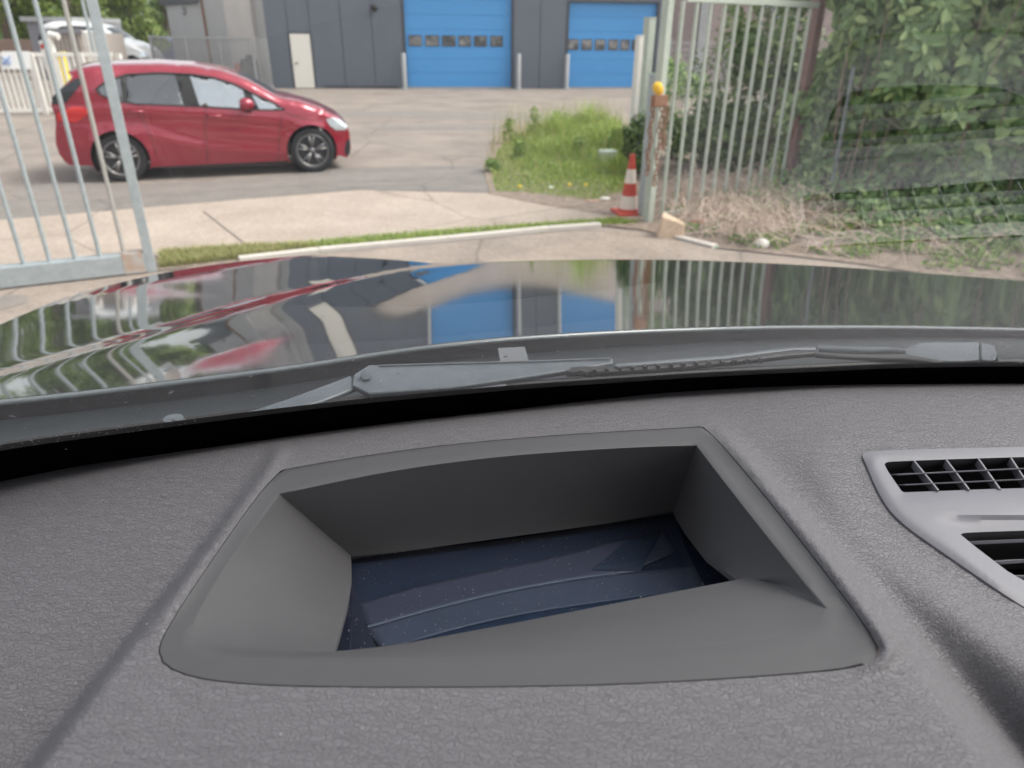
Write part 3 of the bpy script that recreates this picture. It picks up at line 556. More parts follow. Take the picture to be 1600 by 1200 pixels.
# ------------------------------------------------------------------ cars
CA, CB = G(190, 285), G(489, 270); CE = (CB - CA) / np.linalg.norm(CB - CA); cang = math.atan2(CE[1], CE[0])
SC = 1.0
def cz(u, v): P = W(CA, CB, u, v); return float((P - CA) @ CE), float(P[2])
def build_car(root, paint, detail=True):
    S0 = [cz(*p) for p in [(103, 114), (120, 108), (140, 105), (180, 103), (240, 102), (300, 105), (345, 112), (372, 121), (385, 126), (410, 139), (432, 152), (445, 156), (470, 160), (505, 172), (530, 184), (544, 197), (550, 211), (552, 236), (547, 250), (530, 258), (524, 257)]]
    fw, rw = cz(489, 240), cz(190, 251); fr_, rr_ = .335, .335; fw = (fw[0], .325); rw = (rw[0], .325); ar = .375
    arcf = [(fw[0] + ar * math.cos(a), fw[1] + ar * math.sin(a)) for a in np.linspace(math.radians(-28), math.radians(208), 22)]
    arcr = [(rw[0] + ar * math.cos(a), rw[1] + ar * math.sin(a)) for a in np.linspace(math.radians(-28), math.radians(208), 22)]
    zs = .19; rear = [cz(*p) for p in [(100, 256), (90, 243), (85, 228), (84, 212), (85, 195), (84, 182), (78, 166), (80, 153), (96, 138), (110, 125), (112, 119)]]
    out = S0[:19] + [(arcf[0][0] + .06, .22)] + arcf + [(arcf[-1][0] - .05, zs), (arcr[0][0] + .05, zs)] + arcr + [(arcr[-1][0] - .05, .24)] + [(rear[0][0] + .05, .25)] + rear
    x0 = min(p[0] for p in out); x1 = max(p[0] for p in out); Lc = x1 - x0
    out = densify(out, .06); out = [p for i, p in enumerate(out) if np.linalg.norm(np.array(p) - np.array(out[i - 1])) > .012]
    topc = sorted([p for p in S0[:16]]); zroof = max(p[1] for p in S0)
    belt = [cz(*p) for p in [(150, 139), (200, 161), (308, 167), (385, 172), (446, 175)]]
    crease = [cz(*p) for p in [(100, 175), (157, 172), (240, 174), (320, 179), (400, 185), (451, 191), (500, 200)]]
    low = [cz(*p) for p in [(220, 205), (280, 222), (330, 232), (434, 238)]]
    def hw(s, z):
        s = np.asarray(s, float); z = np.asarray(z, float); t = (s - x0) / Lc * 2 - 1
        plan = .90 - .26 * np.clip((t - .55) / .45, 0, 1) ** 2.6 - .13 * np.clip((-t - .62) / .38, 0, 1) ** 2.4
        zb = np.interp(s, *zip(*belt)) - .02
        tuck = .085 * np.clip((.55 - z) / .55, 0, 1) ** 1.6
        tum = np.clip(z - zb, 0, 2); tum = .20 * tum + .30 * tum ** 2
        ztop = np.interp(s, [p[0] for p in topc], [p[1] for p in topc]); e = np.clip(1 - (ztop - z) / .07, 0, 1); rnd_ = .055 * e ** 2.2
        zc = np.interp(s, *zip(*crease)); wv = .014 * np.exp(-((z - zc) / .05) ** 2) - .012 * np.exp(-((z - zc + .12) / .07) ** 2)
        zl = np.interp(s, *zip(*low)); wv += np.where((s > low[0][0] - .2) & (s < low[-1][0] + .3), .012 * np.exp(-((z - zl) / .05) ** 2) - .016 * np.exp(-((z - zl - .12) / .09) ** 2), 0)
        fl = 0
        for c in (fw, rw):
            d = np.hypot(s - c[0], z - c[1]); fl = fl + .018 * np.exp(-((d - ar) / .06) ** 2) * (z > .2)
        return plan - tuck - tum - rnd_ + wv + fl
    dlo = [cz(*p) for p in [(150, 139), (165, 127), (196, 117), (245, 114.5), (297, 116.5), (332, 121.5), (364, 131), (403, 150), (430, 162), (446, 172), (385, 171), (308, 166), (210, 162), (175, 156), (156, 147)]]
    P, T = cdt(out, [dlo], .055); hwv = hw(P[:, 0], P[:, 1]); n = len(P)
    V = [(p[0], -h_, p[1]) for p, h_ in zip(P, hwv)] + [(p[0], h_, p[1]) for p, h_ in zip(P, hwv)]
    Fc = [tuple(t) for t in T] + [tuple(i + n for i in t[::-1]) for t in T]
    # boundary strip between the sides
    no = len(out); K = 10; oP = np.array(out); oh = hw(oP[:, 0], oP[:, 1]); base = len(V)
    nx = np.array([(oP[(i + 1) % no] - oP[i - 1]) for i in range(no)]); nx = np.stack([-nx[:, 1], nx[:, 0]], 1); nx /= np.linalg.norm(nx, axis=1, keepdims=True)
    area = sum(oP[i][0] * oP[(i + 1) % no][1] - oP[(i + 1) % no][0] * oP[i][1] for i in range(no))
    if area > 0: nx = -nx
    for i in range(no):
        top = oP[i][1] > .4; cr = (.05 if top else 0)
        for k in range(K + 1):
            y = -oh[i] + 2 * oh[i] * k / K; b_ = (1 - (2 * k / K - 1) ** 2) * cr; V.append((oP[i][0] + nx[i][0] * b_, y, oP[i][1] + nx[i][1] * b_))
    wind = (cz(372, 121)[0], cz(438, 155)[0]); rwz = cz(78, 166)[1], cz(112, 121)[1]; Fm = [0] * len(Fc)
    for i in range(no):
        j = (i + 1) % no
        for k in range(K):
            a = base + i * (K + 1) + k; b = base + j * (K + 1) + k; f = (a, a + 1, b + 1, b); Fc.append(f if area < 0 else f[::-1])
            sm, zm = (oP[i] + oP[j]) / 2; ar_i = any(abs(np.hypot(sm - c[0], zm - c[1]) - ar) < .03 for c in (fw, rw))
            mi = 0
            if zm > .9 and wind[0] < sm < wind[1] and 0 < k < K - 1: mi = 1
            elif sm < x0 + .45 and rwz[0] < zm < rwz[1] and sm < cz(113, 121)[0]: mi = 1
            elif zm < .3 or ar_i: mi = 2
            Fm.append(mi)
    me = bpy.data.meshes.new('body'); me.from_pydata(V, [], Fc); bo = link('body', me, [paint, m_dark, m_black], root, True, True); me.polygons.foreach_set('material_index', Fm)
    import bmesh
    bm = bmesh.new(); bm.from_mesh(me); bmesh.ops.remove_doubles(bm, verts=bm.verts, dist=.002); bmesh.ops.recalc_face_normals(bm, faces=bm.faces); bm.to_mesh(me); bm.free()
    me.set_sharp_from_angle(angle=math.radians(38))
    def patch(name, poly, off, mat, parent, sides=(-1,), step=.06, th=0):
        o = None
        poly = [cz(*p) for p in poly] if not isinstance(poly, np.ndarray) else [tuple(p) for p in poly]
        P, T = cdt(densify(poly, step), [], step); h_ = hw(P[:, 0], P[:, 1]) + off
        for sd in sides:
            me = bpy.data.meshes.new(name); n = len(P); V = [(p[0], sd * q, p[1]) for p, q in zip(P, h_)]; F = [t if sd < 0 else t[::-1] for t in T]
            V += [(p[0], sd * (q - .012), p[1]) for p, q in zip(P, h_)]; F = F + [tuple(i + n for i in t[::-1]) for t in F]
            me.from_pydata(V, [], F); o = link(name, me, mat, parent, True, True)
        return o
    both = (-1, 1)
    for poly, mt in (([(197, 119), (245, 116.5), (272, 117), (288, 165), (210, 161), (199, 158)], m_carglass_d), ([(153, 139), (167, 128.5), (186, 122), (192, 158), (176, 154), (158, 147)], m_carglass_d),
                 ([(296, 119), (331, 124), (362, 133), (380, 142), (386, 169.5), (312, 165)], m_carglass), ([(393, 147), (428, 163), (442, 171.5), (405, 170.5)], m_carglass)):
        patch('side_window', poly, -.012, mt, root, both)
    for poly in ([(272, 117), (296, 119), (312, 165), (288, 165)], [(186, 122), (197, 119), (199, 158), (192, 158)], [(380, 142), (393, 147), (405, 170.5), (386, 169.5)]):
        patch('pillar', poly, -.008, m_black, root, both)
    # window surround
    mb = MB(); dd = densify(dlo, .08)
    for sd in both:
        mb = MB(); mb.tube([(p[0], sd * (float(hw(*p)) + .001), p[1]) for p in dd + [dd[0]]], .011, 6, cap=False); mb.build('window_surround', m_black, root, True, None, True)
    # door seams as thin dark lines
    def seam(poly, r=.0045):
        q = densify([cz(*p) for p in poly], .05, False); mb = MB(); mb.tube([(p[0], -float(hw(*p)) - .0005, p[1]) for p in q], r, 5); return mb.build('door_seam', m_sill, root, True, None, True)
    if detail:
        seam([(322, 168), (321, 200), (325, 255)]); seam([(441, 176), (437, 205), (435, 256)]); seam([(218, 163), (222, 185), (236, 212), (246, 246)])
        seam([(446, 176), (470, 184), (500, 190), (512, 184)], .004); seam([(236, 262), (330, 260), (448, 257)], .008)
        for (u, v) in ((214, 173), (335, 180)):
            a, b = cz(u - 11, v), cz(u + 11, v + 1); mb = MB(); y = -float(hw(*a)); mb.tube([(a[0], y + .01, a[1]), (a[0] + .02, y - .03, a[1]), (b[0] - .02, y - .03, b[1]), (b[0], y + .01, b[1])], .016, 8); mb.build('door_handle', paint, root, True, None, True)
    for sd in both:
        c = cz(388, 164); y = sd * (float(hw(*c)) + .12); mb = MB(); mb.lathe((c[0] - .03, y, c[1] + .02), [(.0, -.09), (.06, -.085), (.085, -.05), (.09, 0), (.075, .06), (.035, .1), (0, .11)], 14, axis=(1, 0, 0), ref=(0, 0, 1)); mo = mb.build('mirror', paint, root, True, None, True); mo.scale = (1, 1, 1)
        mb = MB(); mb.bar((c[0], y - sd * .15, c[1] - .05), (c[0] - .02, y, c[1] - .06), .1, .04); mb.build('mirror_foot', m_black, mo, local=True)
    patch('headlight', [(510, 187), (521, 184), (536, 190), (546, 199), (544, 205), (527, 205), (516, 197)], .006, m_lens, root, both, .03)
    patch('tail_light', [(112, 166), (130, 167), (139, 170), (140, 177), (130, 184), (119, 191), (88, 190), (87, 178), (100, 172)], .006, m_tail, root, both, .04)
    patch('fog_light_intake', [(544, 222), (551, 222), (551, 244), (545, 247), (541, 238)], .004, m_black, root, both, .03)
    patch('rear_window', [(119, 122), (131, 125), (118, 142), (104, 160), (80, 165), (79, 153), (96, 138)], .006, m_dark, root, both, .04)
    sh = cz(160, 98); mb = MB(); mb.prism([(sh[0] - .11, -.02, 0 + sh[1] - .04), (sh[0] + .1, -.02, sh[1] - .04), (sh[0] - .07, -.02, sh[1] + .04), (sh[0] - .11, -.02, sh[1] + .04)], (0, .04, 0)); mb.build('antenna_fin', paint, root, local=True)
    mb = MB(); a = cz(420, 154); mb.box((a[0] + .1, 0, a[1] + .0), .3, 1.2, .015); mb.build('windshield_cowl', m_black, root, local=True)
    mb = MB(); mb.box(((x0 + x1) / 2 - .15, 0, .5), Lc * .62, 1.45, .5); mb.build('cabin_floor', m_black, root, local=True)
    if detail:
        for sx in (.62, 1.55):
            for sy in (-.36, .36):
                mb = MB(); zz = .75; X = rw[0] + sx; mb.hexa([(X, sy - .22, zz), (X + .14, sy - .22, zz), (X + .14, sy + .22, zz), (X, sy + .22, zz)], [(X - .12, sy - .18, zz + .36), (X - .03, sy - .18, zz + .36), (X - .03, sy + .18, zz + .36), (X - .12, sy + .18, zz + .36)])
                mb.box((X - .1, sy, zz + .46), .08, .24, .14); mb.build('seat', m_cabin, root, bevel=.03, local=True)
    for c in (fw, rw):
        for sd in both:
            cy = sd * .80; ax = (0, sd, 0); we = bpy.data.objects.new('wheel', None); S.collection.objects.link(we); we.parent = root; we.location = (c[0], cy, c[1]); we.empty_display_size = .1
            R = .325; mb = MB(); mb.lathe((0, 0, 0), [(.235, -.1), (R - .02, -.11), (R, -.08), (R, .06), (R - .02, .085), (.245, .09), (.235, .07)], 36, axis=ax, ref=(1, 0, 0)); mb.build('tyre', m_rubber, we, True, None, True)
            mb = MB(); mb.lathe((0, 0, 0), [(.238, .07), (.24, .088), (.222, .085), (.212, .03), (.2, -.08)], 36, axis=ax, ref=(1, 0, 0))
            mb.lathe((0, 0, 0), [(0, .072), (.03, .072), (.045, .06), (.05, .03)], 16, axis=ax, ref=(1, 0, 0))
            for k in range(5):
                for da in (-.17, .17):
                    a = k * 2 * math.pi / 5 + .3; p0 = np.array([.035 * math.cos(a), sd * .055, .035 * math.sin(a)]); p1 = np.array([.222 * math.cos(a + da), sd * .07, .222 * math.sin(a + da)]); mb.bar(p0, p1, .028, .02, up=(0, 1, 0))
            mb.build('rim', m_rim, we, True, None, True)
            mb = MB(); mb.lathe((0, 0, 0), [(0, .0), (.21, .0), (.21, -.02)], 24, axis=ax, ref=(1, 0, 0)); mb.build('brake_disc', m_rimd, we, False, None, True)
red = empty('parked_car', CA + np.array([CE[1], -CE[0], 0]) * -.88, 'dark red hatchback parked side on beyond the left gate', 'car', rz=cang)
build_car(red, m_redpaint)
wa = CP + ray(104, 60) * (33 / ray(104, 60)[1]); wa[2] = 0
wc = empty('parked_car', wa, 'white car parked in the far yard under the rounded tree', 'car', rz=.05); build_car(wc, m_whitepaint, False); wc.scale = (1.1, 1.1, 1.45)
wa = CP + ray(238, 60) * (48 / ray(238, 60)[1]); wa[2] = 0.0
wc = empty('parked_car', wa, 'small blue car far off beside the corner of the pale grey hall', 'car', rz=.05); build_car(wc, m_bluepaint, False); wc.scale = (.8, .8, 1.0)

# ------------------------------------------------------------------ left gate
ga, gb = G(-140, 470), G(250, 425); GEe = (gb - ga) / np.linalg.norm(gb - ga); zb0 = .0; zb1 = W(ga, gb, 120, 404)[2]
t = empty('sliding_gate', gb, 'galvanised sliding gate leaf with vertical bars at the left', 'gate')
tgt = W(ga, gb, 241, 411); pe = gb - GEe * .06
mb = MB(); mb.bar(ga + BZ * (zb1 / 2 + .02), pe - GEe * .06 + BZ * (zb1 / 2 + .02), .14, zb1 - .02, up=(0, 0, 1)); mb.v = []; mb.f = []; mb.m = []
n_ = np.array([-GEe[1], GEe[0], 0]); mb.box((ga + pe) / 2 + BZ * (zb1 / 2 + .015), np.linalg.norm(pe - ga) - .08, .12, zb1 - .03, ax=(GEe, n_, BZ)); mb.build('bottom_beam', m_galv, t, bevel=.006)
mb = MB(); mb.box(pe + BZ * 1.21 - GEe * .0, .078, .1, 2.38, ax=(GEe, n_, BZ)); po = mb.build('end_post', m_galv, t, bevel=.005)
mb = MB(); mb.box(pe + BZ * (zb1 * .5 + .02) - GEe * .13, .16, .126, zb1 - .02, ax=(GEe, n_, BZ)); tag(mb.build('rusty_collar', M('rust_stain', (.42, .43, .42), .7, (9, .3, (.38, .25, .17))), t), 'rust stained collar')
s0 = float((W(ga, gb, 194, 397) - pe) @ GEe)
sp = float((W(ga, gb, 156, 400) - W(ga, gb, 194, 397)) @ GEe)
for i in range(11):
    P = pe + GEe * (s0 + sp * i); mb = MB(); mb.tube([P + BZ * (zb1 - .01), P + BZ * 2.32], .0175, 10, cap=False); mb.build('bar', m_galv if i != 0 else M('bar_brownish', (.36, .33, .29), .6, (12, .5, (.42, .42, .4))), t, True)
mb = MB(); mb.box(pe - GEe * 1.4 + BZ * 2.36, 3.0, .07, .08, ax=(GEe, n_, BZ)); mb.build('top_rail', m_galv, t)

# ------------------------------------------------------------------ right gate and posts
def vpost(name, ub, vb, vt, wpx, mat, lab, cat='post', group=None, hcap=None, dz=0.0, rz=.6):
    P = G(ub, vb); d = float((P - CP) @ _F); wd = wpx * d / FPX / 1.25; q = CP + ray(ub, vt) * ((P[1]) / ray(ub, vt)[1]); zt = min(q[2], 3.3) if hcap is None else hcap
    t = empty(name, P, lab, cat, group); mb = MB(); mb.box(P + BZ * zt / 2, wd, wd, zt, rz=rz); mb.build('shaft', mat, t, bevel=.006); mb = MB(); mb.box(P + BZ * (zt + .006), wd + .012, wd + .012, .012, rz=rz); mb.build('cap', mat, t); return P, zt, wd
Pp, zp, wdp = vpost('gate_post', 1012, 347, -60, 15, m_green_post, 'thick pale green steel gate post behind the traffic cone', rz=.68, hcap=2.5)
vpost('fence_post', 1003, 352 - 14, 90, 14, m_galv, 'thin grey post with chains leaning on the thick gate post', hcap=1.55, rz=.68)
vpost('fence_post', 984, 258, 56, 11, m_white, 'whitish square post left of the gate behind the weeds', hcap=W(G(984, 258), G(1100, 258), 984, 56)[2])
vpost('fence_post', 997, 252, 28, 16, m_green_post, 'tall pale green square post between the whitish post and the gate', hcap=W(G(997, 252), G(1100, 252), 1001, 28)[2])
# gate panel
qa, qb = G(1040, 343), G(1221, 305); QE = (qb - qa) / np.linalg.norm(qb - qa); QN = np.array([-QE[1], QE[0], 0])
t = empty('swing_gate', (qa + qb) / 2, 'pale green swing gate panel of round bars beside the hedge', 'gate')
tops = [(485, 0), (543, 0), (604, 0), (665, 20), (722, 8), (780, 8), (835, 8), (890, 8), (945, 15), (1000, 22), (1050, 25)]
bots = [(380, 930), (440, 945), (500, 905), (558, 880), (608, 890), (662, 870), (713, 860), (765, 855), (812, 860), (858, 880), (905, 870)]
zt = W(qa, qb, 1240, 6)[2]
for (a, b) in zip(tops, bots):
    u0, v0 = a[0] * .35 + 900, a[1] * .35; u1, v1 = b[0] * .35 + 900, b[1] * .35
    p0 = W(qa, qb, u0, v0); p1 = W(qa, qb, u1, v1); s_ = (float((p0 - qa) @ QE) * .5 + float((p1 - qa) @ QE) * .5); P = qa + QE * s_
    mb = MB(); mb.tube([P + BZ * .07, P + BZ * (zt - .03)], .021, 10, cap=False); mb.build('bar', m_green_post, t, True)
Lq = np.linalg.norm(qb - qa)
mb = MB(); mb.box(qa + QE * (Lq / 2 + .02) + BZ * zt, Lq + .12, .05, .07, ax=(QE, QN, BZ)); mb.build('top_rail', m_green_post, t, bevel=.005)
mb = MB(); mb.box(qa + QE * (Lq / 2 + .02) + BZ * .06, Lq + .12, .05, .06, ax=(QE, QN, BZ)); mb.build('bottom_rail', m_green_post, t, bevel=.005)
P = qb + QE * .16 + QN * .05; mb = MB(); mb.box(P + BZ * 1.35, .14, .14, 2.7, rz=.6); tag(mb.build('hinge_post', m_brown_post, bevel=.008), 'brown painted post at the hedge end of the green gate', 'post')
# leaning metal pole in the hedge
a = G(1297, 318) + np.array([0, .06, 0]); b = a + np.array([.0, .06, 1.62]); mb = MB(); mb.tube([a, b], .022, 10); tag(mb.build('metal_pole', M('dull_steel', (.20, .225, .24), .6, (12, .5, (.28, .3, .31))), smooth=True), 'slim grey metal pole leaning in front of the hedge', 'pole')
# yellow lamp on the lock box with chains
c = Pp + np.array([-.03, -.18, 0]); zl = W(Pp, Pp + np.array([1, 0, 0]), 1017, 135)[2]
t = empty('padlock_box', c + BZ * (zl - .15), 'rusty lock box with hanging chains on the gate post', 'lock'); mb = MB(); mb.box(c + BZ * (zl - .13), .17, .08, .12, rz=.4); mb.build('box', m_rust, t, bevel=.01)
for dx, n in ((-.07, 13), (.03, 15), (.075, 8)):
    mb = MB()
    for k in range(n):
        z0 = zl - .2 - k * .055; q = c + np.array([dx + .012 * math.sin(k * 1.3), -.03, 0]); r_ = .021
        ang = (k % 2) * math.pi / 2 + .4; mb.tube([q + np.array([r_ * math.cos(tt) * math.cos(ang), r_ * math.cos(tt) * math.sin(ang), z0 + .035 * math.sin(tt)]) for tt in np.linspace(0, 2 * math.pi, 9)], .009, 5, cap=False)
    mb.build('chain', m_rust, t, True)
mb = MB(); mb.lathe(c + np.array([-.02, 0, zl - .02]), [(0, -.055), (.03, -.05), (.05, -.02), (.052, .03), (.045, .06), (.02, .078), (0, .08)], 18, axis=(-.55, -.1, 1)); tag(mb.build('warning_lamp', m_yellow, smooth=True), 'small yellow orange warning lamp on top of the rusty lock box', 'lamp')
# traffic cone
P = G(981, 334); t = empty('traffic_cone', P, 'faded red and white traffic cone at the foot of the gate post', 'traffic cone'); hc = W(P, P + np.array([1, 0, 0]), 993, 241)[2]
rb_, rt = .115, .028; mb = MB(); rr = lambda z: rb_ + (rt - rb_) * z / hc
zz = [.03, hc * .28, hc * .29, hc * .52, hc * .53, hc * .76, hc * .77, hc]
mb.lathe(P, [(.145, .0), (.15, .02), (.125, .045), (rr(.05), .07), (rr(hc * .1), hc * .1)], 28); mb.box(P + BZ * .018, .34, .34, .034, rz=.2); mb.build('base', m_cone_r, t, False, .004)
for i, (z0, z1, mt, nm) in enumerate(((.1, .32, m_cone_w, 'white_band'), (.32, .53, m_cone_r, 'red_band'), (.53, .76, m_cone_w, 'white_band'), (.76, 1.0, m_cone_r, 'red_tip'))):
    mb = MB(); pr = [(rr(hc * z0), hc * z0), (rr(hc * z1), hc * z1)]
    if i == 3: pr.append((0, hc * z1 + .003))
    mb.lathe(P, pr, 28); mb.build(nm, mt, t, True)
# sandy block
P = G(1045, 371); mb = MB(); k = lambda x, y, z: P + np.array([x, y, z])
mb.hexa([k(-.14, -.10, 0), k(.13, -.12, 0), k(.15, .10, 0), k(-.13, .12, 0)], [k(-.11, -.06, .24), k(.14, -.10, .17), k(.14, .08, .16), k(-.07, .09, .26)])
o = mb.build('stone_block', m_block, bevel=.018); tag(o, 'rough sandy stone block lying at the end of the kerb', 'block')
# litter and small bits
def lump(name, u, v, sx, sy, sz, mat, lab, cat, seed=1, rz=0):
    P = G(u, v); r = random.Random(seed); mb = MB(); prof = [(0, 0)]; n = 14; mb.lathe((0, 0, 0), [(.0, 0), (.9, .02), (1, .3), (.85, .7), (.45, .95), (0, 1)], n)
    mb.v = [(P[0] + x * sx * r.uniform(.82, 1.12), P[1] + y * sy * r.uniform(.82, 1.12), z * sz + .005) for x, y, z in mb.v]; return tag(mb.build(name, mat, smooth=True, bevel=None), lab, cat)
lump('paper_cup', 1189, 387, .075, .06, .09, m_litter, 'white crumpled litter on the bank below the green gate', 'litter', 2)
lump('crumpled_paper', 945, 312, .07, .04, .03, m_litter, 'flat white scrap of paper on the soil left of the cone', 'litter', 3)
lump('crumpled_paper', 1108, 332, .09, .06, .10, M('grey_litter', (.6, .56, .53), .7), 'grey white crumpled litter among the dry stems', 'litter', 4)
lump('plastic_scrap', 1113, 387, .06, .04, .02, m_teal, 'small green plastic scrap beside the kerb end', 'litter', 5)
lump('stone', 860, 296, .05, .04, .04, m_litter, 'small white stone among the verge weeds', 'stone', 6)
lump('brick_piece', 1092, 349, .10, .05, .05, m_orange, 'reddish brick piece on the soil behind the block', 'brick', 7)
lump('stone', 925, 316, .10, .04, .03, M('pink_stone', (.5, .33, .27), .9), 'flat pinkish stone at the edge of the verge', 'stone', 8)
P = G(948, 258); mb = MB(); mb.box(P + BZ * .12, .27, .2, .24, rz=.2); tag(mb.build('cable_box', M('box_grey', (.55, .6, .56), .6), bevel=.015), 'pale grey utility box half hidden in the verge weeds', 'utility box')

# ------------------------------------------------------------------ vegetation
verge = [G(u, v)[:2] for u, v in [(775, 300), (768, 275), (778, 235), (800, 215), (850, 210), (960, 208), (985, 240), (975, 300), (930, 315), (850, 305)]]
def hfun(q, r):
    d = q[:, 1]; y0 = G(850, 300)[1]; y1 = G(850, 215)[1]; f = np.clip((d - y0) / (y1 - y0), 0, 1); xl = G(775, 260)[0]
    e = sstep(xl, xl + 1.3, q[:, 0]); bm_ = .55 + .45 * np.sin(q[:, 0] * 4.1 + 1.3) * np.sin(q[:, 1] * 3.2 + .4); return (.04 + .74 * f ** 1.2 * e * bm_) * r.uniform(.35, 1.15, len(q))
V1 = blades(verge, 26000, hfun, .005, 31, .6)
tag(cloud_mesh('verge_grass', V1, l_grass, None, False), kind='stuff')
verge2 = [G(u, v)[:2] for u, v in [(764, 304), (752, 272), (770, 222), (800, 200), (960, 200), (1000, 240), (990, 305), (935, 322), (850, 312)]]
tag(cloud_mesh('verge_stalks', blades(verge2, 1300, lambda q, r: (.10 + .50 * sstep(G(850, 305)[1], G(850, 230)[1], q[:, 1])) * r.uniform(.3, 1.5, len(q)), .0035, 71, .55), l_grassdry, None, False), kind='stuff')
rr_ = np.random.RandomState(9); vp = np.array(verge); q = rr_.uniform(vp.min(0), vp.max(0), (2600, 2)); q = q[inpoly(q, verge)]; hh = hfun(q, rr_) * .8
tag(cloud_mesh('verge_weeds', small_leaves(np.stack([q[:, 0], q[:, 1], hh], 1), np.tile([0, -.5, 1.], (len(q), 1)), .05, 8), l_weed), kind='stuff')
for k in range(9):
    u, v = [(795, 225), (835, 218), (868, 214), (905, 212), (940, 215), (812, 250), (770, 268), (905, 245), (958, 240)][k]; P = G(u, v); r = np.random.RandomState(40 + k); n = 260
    hgt = [.45, .62, .5, .42, .4, .32, .16, .3, .4][k]; a = r.uniform(0, 6.28, n); rad_ = .16 * np.sqrt(r.uniform(0, 1, n)); z = r.uniform(.05, hgt, n)
    pts = np.stack([P[0] + rad_ * np.cos(a) * (1.1 - z / hgt * .5), P[1] + rad_ * np.sin(a), z], 1); tt = empty('weed_plant', P, ['slim leafy weed at the left end of the verge', 'tallest feathery weed of the verge', 'leafy weed right of the tallest one', 'dark leafy weed in the middle of the verge back', 'leafy weed near the whitish post', 'low weed in front of the slim one', 'tiny tuft beside the lot at the verge tip', 'yellowish weed in the middle of the verge', 'bushy weed behind the utility box'][k], 'weed', 'weeds of the verge')
    cloud_mesh('leaves', small_leaves(pts, np.stack([np.cos(a), np.sin(a), .6 + 0 * a], 1), .06, 50 + k), l_weed, tt)
    mb = MB()
    for j in range(5): aa = j * 1.25; mb.tube([P, P + np.array([.06 * math.cos(aa), .06 * math.sin(aa), hgt])], [.005, .002], 4, cap=False)
    mb.build('stem', m_stem, tt)
m_dand = M('dandelion_yellow', (.85, .6, .03), .6)
for k, (u, v, lab) in enumerate(((772, 258, 'yellow dandelion at the left tip of the verge'), (812, 296, 'yellow dandelion low at the verge edge nearest the path'), (889, 293, 'yellow dandelion left of the leafy tuft beside the cone'), (915, 293, 'yellow dandelion in the leafy tuft beside the cone'), (925, 206, 'yellow flower high at the back of the verge'))):
    P = G(u, v + 8); zf = .10 if k < 4 else .3; t = empty('dandelion', P, lab, 'flower', 'dandelions in the verge'); mb = MB(); mb.tube([P, P + BZ * zf], .003, 5); mb.build('stem', m_stem, t)
    mb = MB(); mb.lathe(P + BZ * zf, [(0, -.01), (.022, .0), (.03, .012), (.015, .022), (0, .024)], 12); mb.build('blossom', m_dand, t, True, None)
strip = [G(u, v)[:2] for u, v in [(250, 398), (430, 386), (600, 370), (800, 355), (960, 344), (1000, 350), (940, 354), (700, 372), (500, 390), (380, 404), (252, 420)]]
tag(cloud_mesh('strip_grass', blades(strip, 16000, .05, .004, 33, .7), l_grass, None, False), kind='stuff')
strip2 = [G(u, v)[:2] for u, v in [(252, 398), (400, 388), (500, 388), (420, 402), (330, 412), (252, 421)]]
tag(cloud_mesh('dry_grass', blades(strip2, 7000, .07, .004, 34, .8), l_grassdry, None, False), kind='stuff')
# right bank: dry stems and ground cover
bank = [G(u, v)[:2] for u, v in [(1040, 350), (1060, 300), (1240, 285), (1340, 320), (1600, 340), (2000, 380), (2300, 520), (1640, 448), (1330, 405), (1170, 388), (1110, 380)]]
r = np.random.RandomState(77); bp_ = np.array(bank); q = r.uniform(bp_.min(0), bp_.max(0), (16000, 2)); q = q[inpoly(q, bank)][:4200]; mb = MB()
for i, p in enumerate(q):
    x = proj((p[0], p[1], 0)); dens = 1.0 if x[0] < 1200 else (.55 if x[0] < 1280 else .12)
    if r.uniform() > dens: continue
    a = r.uniform(0, 6.28); L = r.uniform(.2, .6); b_ = np.array([math.cos(a), math.sin(a), 0]); z0 = r.uniform(.0, .12) + (.1 if r.uniform() < .3 and x[0] < 1250 else 0); P = np.array([p[0], p[1], z0]); hh_ = r.uniform(.02, .22)
    mb.tube([P, P + b_ * L * .5 + np.array([0, 0, hh_]), P + b_ * L + np.array([.03, 0, hh_ * .4])], [.005, .0045, .003], 3, cap=False)
tag(mb.build('dry_stems', m_stem), kind='stuff')
q = r.uniform(bp_.min(0), bp_.max(0), (40000, 2)); q = q[inpoly(q, bank)]; nz = np.sin(q[:, 0] * 5.1 + 1) * np.sin(q[:, 1] * 6.3) + .5 * np.sin(q[:, 0] * 13) * np.sin(q[:, 1] * 11); xr = np.array([proj((a, b, 0))[0] for a, b in q]); q = q[(nz > .3) | ((xr > 1290) & (nz > -.25))][:15000]
tag(cloud_mesh('ground_ivy', small_leaves(np.stack([q[:, 0], q[:, 1], .02 + .08 * r.uniform(0, 1, len(q))], 1), np.tile([0, -.3, 1.], (len(q), 1)), .055, 18), l_weed), kind='stuff')
